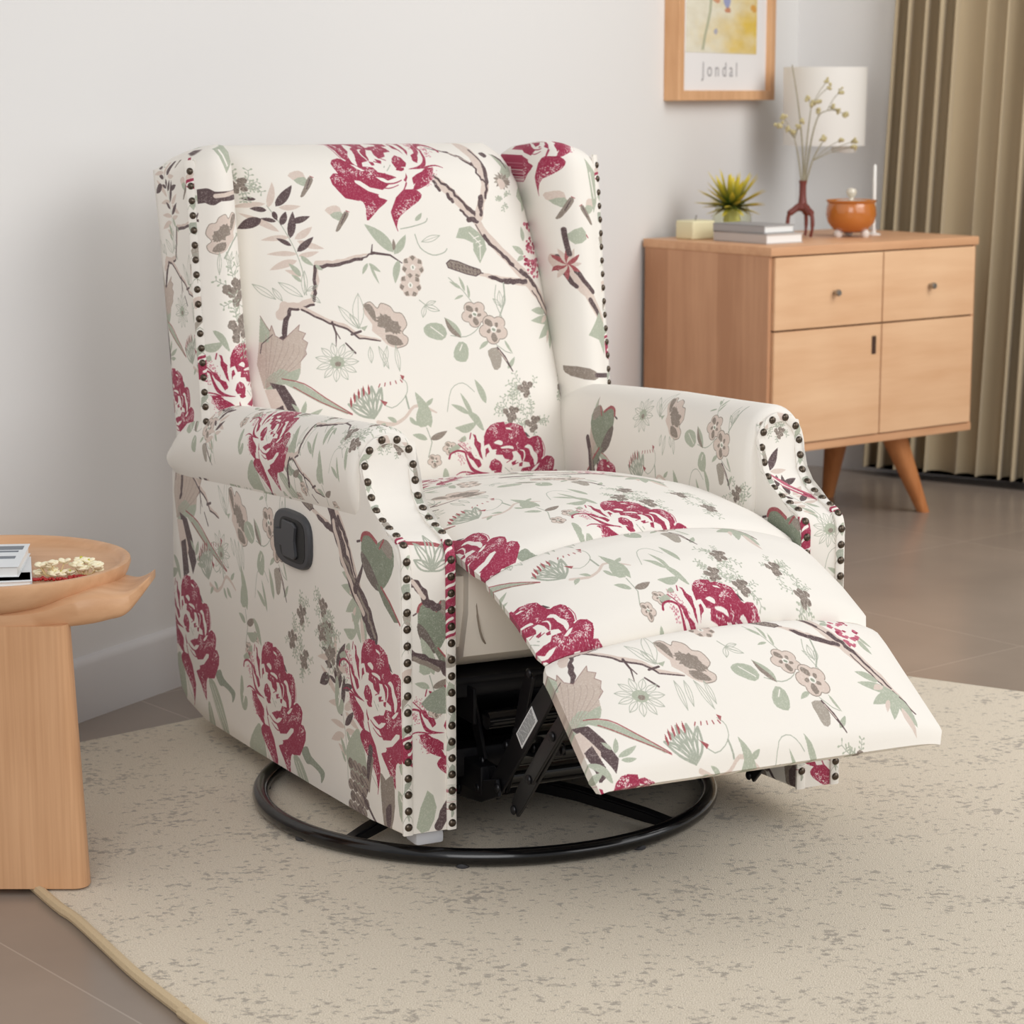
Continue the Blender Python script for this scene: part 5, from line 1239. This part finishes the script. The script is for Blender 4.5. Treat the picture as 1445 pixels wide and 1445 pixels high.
def art_mat():
    m = bpy.data.materials.new('watercolour_print'); m.use_nodes = True; N = m.node_tree.nodes; Lk = m.node_tree.links; b = N['Principled BSDF']
    tc = N.new('ShaderNodeTexCoord'); sp = N.new('ShaderNodeSeparateXYZ'); nz = N.new('ShaderNodeTexNoise'); nz.inputs['Scale'].default_value = 9; nz.inputs['Detail'].default_value = 5
    n2 = N.new('ShaderNodeTexNoise'); n2.inputs['Scale'].default_value = 26; n2.inputs['Detail'].default_value = 3
    a1 = N.new('ShaderNodeMath'); a1.operation = 'MULTIPLY_ADD'; a1.inputs[1].default_value = .9; a1.inputs[2].default_value = -.14
    a2 = N.new('ShaderNodeMath'); a2.operation = 'MULTIPLY_ADD'; a2.inputs[1].default_value = -.75
    a3 = N.new('ShaderNodeMath'); a3.operation = 'MULTIPLY_ADD'; a3.inputs[1].default_value = .95
    cr = N.new('ShaderNodeValToRGB'); e = cr.color_ramp.elements; e[0].position = .35; e[0].color = (*s2l((230, 226, 208)), 1); e[1].position = .8; e[1].color = (*s2l((224, 192, 84)), 1)
    q = e.new(.95); q.color = (*s2l((214, 158, 78)), 1)
    mx = N.new('ShaderNodeMix'); mx.data_type = 'RGBA'; mx.blend_type = 'MULTIPLY'; mx.inputs['Factor'].default_value = .35
    c2 = N.new('ShaderNodeValToRGB'); c2.color_ramp.elements[0].position = .3; c2.color_ramp.elements[0].color = (.75, .7, .6, 1); c2.color_ramp.elements[1].position = .6
    mp = N.new('ShaderNodeMapping'); mp.inputs['Scale'].default_value = (.5, 1, 1.3); Lk.new(tc.outputs['Object'], mp.inputs[0]); Lk.new(tc.outputs['Object'], sp.inputs[0]); Lk.new(mp.outputs[0], nz.inputs['Vector']); Lk.new(mp.outputs[0], n2.inputs['Vector'])
    Lk.new(sp.outputs['X'], a1.inputs[0]); Lk.new(sp.outputs['Z'], a2.inputs[0]); Lk.new(a1.outputs[0], a2.inputs[2]); Lk.new(nz.outputs['Fac'], a3.inputs[0]); Lk.new(a2.outputs[0], a3.inputs[2])
    Lk.new(a3.outputs[0], cr.inputs[0]); Lk.new(n2.outputs['Fac'], c2.inputs[0]); Lk.new(cr.outputs[0], mx.inputs['A']); Lk.new(c2.outputs[0], mx.inputs['B']); Lk.new(mx.outputs['Result'], b.inputs['Base Color']); b.inputs['Roughness'].default_value = .8
    return m
AX0, AX1, AZ0 = .082, .612, .142
mb = MB(); mb.box(*pbox(AX0, AX1, -.0335, -.031, AZ0, FH-.1)); art = mb.build('artwork', art_mat(), pic, smooth=False)
def blot(name, c, pts):
    mb = MB(); mb.prism(pts, lambda p: Vector((p[0], -.0335, p[1])), lambda p: Vector((p[0], -.0342, p[1]))); mb.build(name, mat(name+'_ink', c, .8), art, smooth=False)
def blob(x, z, rx, rz, s=0):
    r = random.Random(s); return [(x+rx*math.cos(2*PI*k/9)*r.uniform(.7, 1.15), z+rz*math.sin(2*PI*k/9)*r.uniform(.7, 1.15)) for k in range(9)]
ln = [(.200, .150), (.215, .19), (.236, .23), (.252, .265), (.258, .31), (.262, .40)]
blot('painted_stem', (176, 178, 152), [(x-.008, z) for x, z in ln]+[(x+.008, z) for x, z in ln[::-1]])
blot('painted_orange_petal', (206, 150, 116), blob(.300, .302, .032, .013, 1)); blot('painted_blue_petal', (154, 160, 196), blob(.375, .300, .026, .022, 2)); blot('painted_rust_petal', (200, 140, 108), blob(.385, .272, .024, .010, 3))
blot('painted_gold_petal', (214, 160, 76), blob(.585, .282, .026, .012, 4)); blot('painted_grey_petal', (176, 174, 186), blob(.295, .205, .014, .010, 5))
text('J o n d a l', 'lettering', .062, Matrix.Translation((.335, -.032, .072)) @ Matrix.Rotation(PI/2, 4, 'X') @ Matrix.Diagonal((1.12, 1, 1, 1)), mat('print_grey', (150, 148, 152), .8), pic)

# wall lamp behind the vase
shade_m = mat('lamp_shade_fabric', (246, 244, 240), .8, trans=0)
SN = shade_m.node_tree; tr = SN.nodes.new('ShaderNodeBsdfTranslucent'); tr.inputs['Color'].default_value = (.9, .88, .84, 1); mxs = SN.nodes.new('ShaderNodeMixShader'); mxs.inputs[0].default_value = .22
SN.links.new(SN.nodes['Principled BSDF'].outputs[0], mxs.inputs[1]); SN.links.new(tr.outputs[0], mxs.inputs[2]); SN.links.new(mxs.outputs[0], SN.nodes['Material Output'].inputs[0])
SCP = Vector((.983, 7.46, 1.085))
scn = thing('wall_lamp', 'white drum shade wall lamp behind the vase by the curtain', 'lamp', SCP)
mb = MB(); n = 56
def cyl(r, z): return [Vector((r*math.cos(2*PI*k/n), r*math.sin(2*PI*k/n), z)) for k in range(n)]
mb.rows([cyl(.128, .0), cyl(.131, .242), cyl(.129, .242), cyl(.126, .0), cyl(.128, .0)], True, False); mb.build('lamp_shade', shade_m, scn, ang=60)
mb = MB(); mb.lathe([(.001, -.022), (.036, -.022), (.040, -.016), (.040, .02), (.001, .02)], (.06, -.02, 0), 30); mb.build('diffuser', mat('opal_white', (238, 236, 232), .3), scn, ang=40)
wl_t = (RN*-1); dist = ((SCP-K_).dot(RN))
mb = MB(); a0 = Vector((0, 0, .10)); a1 = Vector((1.035-SCP.x, 7.854-SCP.y, .10)); mb.tube([a0, a1], .008, 10); mb.tube([a1+RN*.016, a1+RN*.001], .045, 20); mb.tube([Vector((.06, -.02, .0)), Vector((.02, 0, .08)), a0], .012, 10); mb.build('bracket', steel, scn, ang=40)

# curtain
cur_m = mat('khaki_curtain', (188, 171, 142), .9, spec=.15, bump=(260, .15, .001), sheen=.2)
def curtain():
    mb = MB(); rnd = random.Random(4); N_ = 520; Ln = 1.55; d = Vector((.823, -.568, 0)); nrm = Vector((-.568, -.823, 0)); base = Vector((1.176, 7.70, 0))
    ph = [0]
    for k in range(N_): ph.append(ph[-1]+2*PI/N_*23*(1+.35*math.sin(k*.043)+.3*math.sin(k*.11+1)))
    rows = []
    for z in (.028, .3, .8, 1.3, 1.8, 2.35, 2.72):
        a = []; b_ = []
        for k in range(N_+1):
            t = k/N_; wv = math.sin(ph[k]+.5*math.sin(z*1.1+t*6)); wv = wv
            amp = .036+.010*math.sin(t*23); lean = .045*(z-.03)*(1-.55*t)
            p = base+d*(Ln*t+lean+.012*math.cos(ph[k])*1.5)+nrm*(amp*wv+.0*z)+Vector((0, 0, z))
            a.append(p); b_.append(p-nrm*.004)
        rows.append(a+b_[::-1])
    mb.rows(rows); return mb.build('curtain', cur_m, ang=60)
cu = curtain(); tag(cu, 'floor length khaki pleated curtain right of the sideboard', 'curtain')
mb = MB(); d = Vector((.823, -.568, 0)); b0 = Vector((1.15, 7.72, 2.72)); mb.box(b0+d*.85, (1.8, .05, .03), Matrix.Rotation(math.atan2(d.y, d.x), 3, 'Z'), .004); struct(mb.build('trim_1', skirt))

# ------------------------------------------------------------------ camera and light
cam = bpy.data.cameras.new('camera'); co = bpy.data.objects.new('camera', cam); COL.objects.link(co); sc.camera = co
cam.sensor_width = 36; cam.lens = 3300/1445*36
th = math.atan((722.5-130)/3300); co.location = (0, 0, 1.25); co.rotation_euler = (PI/2-th, 0, 0)
cam.dof.use_dof = True; cam.dof.focus_distance = 3.75; cam.dof.aperture_fstop = 8.5

def area(name, loc, target, size, power, col=(1, 1, 1), sy=None):
    l = bpy.data.lights.new(name, 'AREA'); l.energy = power; l.color = col; l.shape = 'RECTANGLE'; l.size = size; l.size_y = sy or size
    o = bpy.data.objects.new(name, l); COL.objects.link(o); o.location = loc; o.rotation_euler = (Vector(target)-Vector(loc)).to_track_quat('-Z', 'Y').to_euler(); return o
area("window_daylight", (3.4, 2.7, 2.3), (0, 4.3, .6), 4.2, KEY, (1, .985, .965), 3.0)
area('overhead_fill', (-1.2, 1.2, 2.9), (-.3, 4.8, .4), 3.0, TOP, (1, .985, .965))  # added soft fill for the left wall, no lamp hangs here
area('back_fill', (2.6, 5.2, 2.7), (1.0, 7.2, .5), 2.0, BK, (1, .97, .92))  # added fill that brightens the sideboard end and the lamp shade
area('front_fill', (-.2, -.9, 2.4), (-.2, 4.6, .5), 2.8, FILL, (1, .99, .975))  # added fill above the camera to lift the chair and left wall
w = bpy.data.worlds.new('room_light'); sc.world = w; w.use_nodes = True; bg = w.node_tree.nodes['Background']; bg.inputs[0].default_value = (.97, .98, 1, 1); bg.inputs[1].default_value = AMB
sc.view_settings.view_transform = 'Standard'; sc.view_settings.look = 'None'; sc.view_settings.exposure = 0; sc.view_settings.gamma = 1; sc.view_settings.use_curve_mapping = False
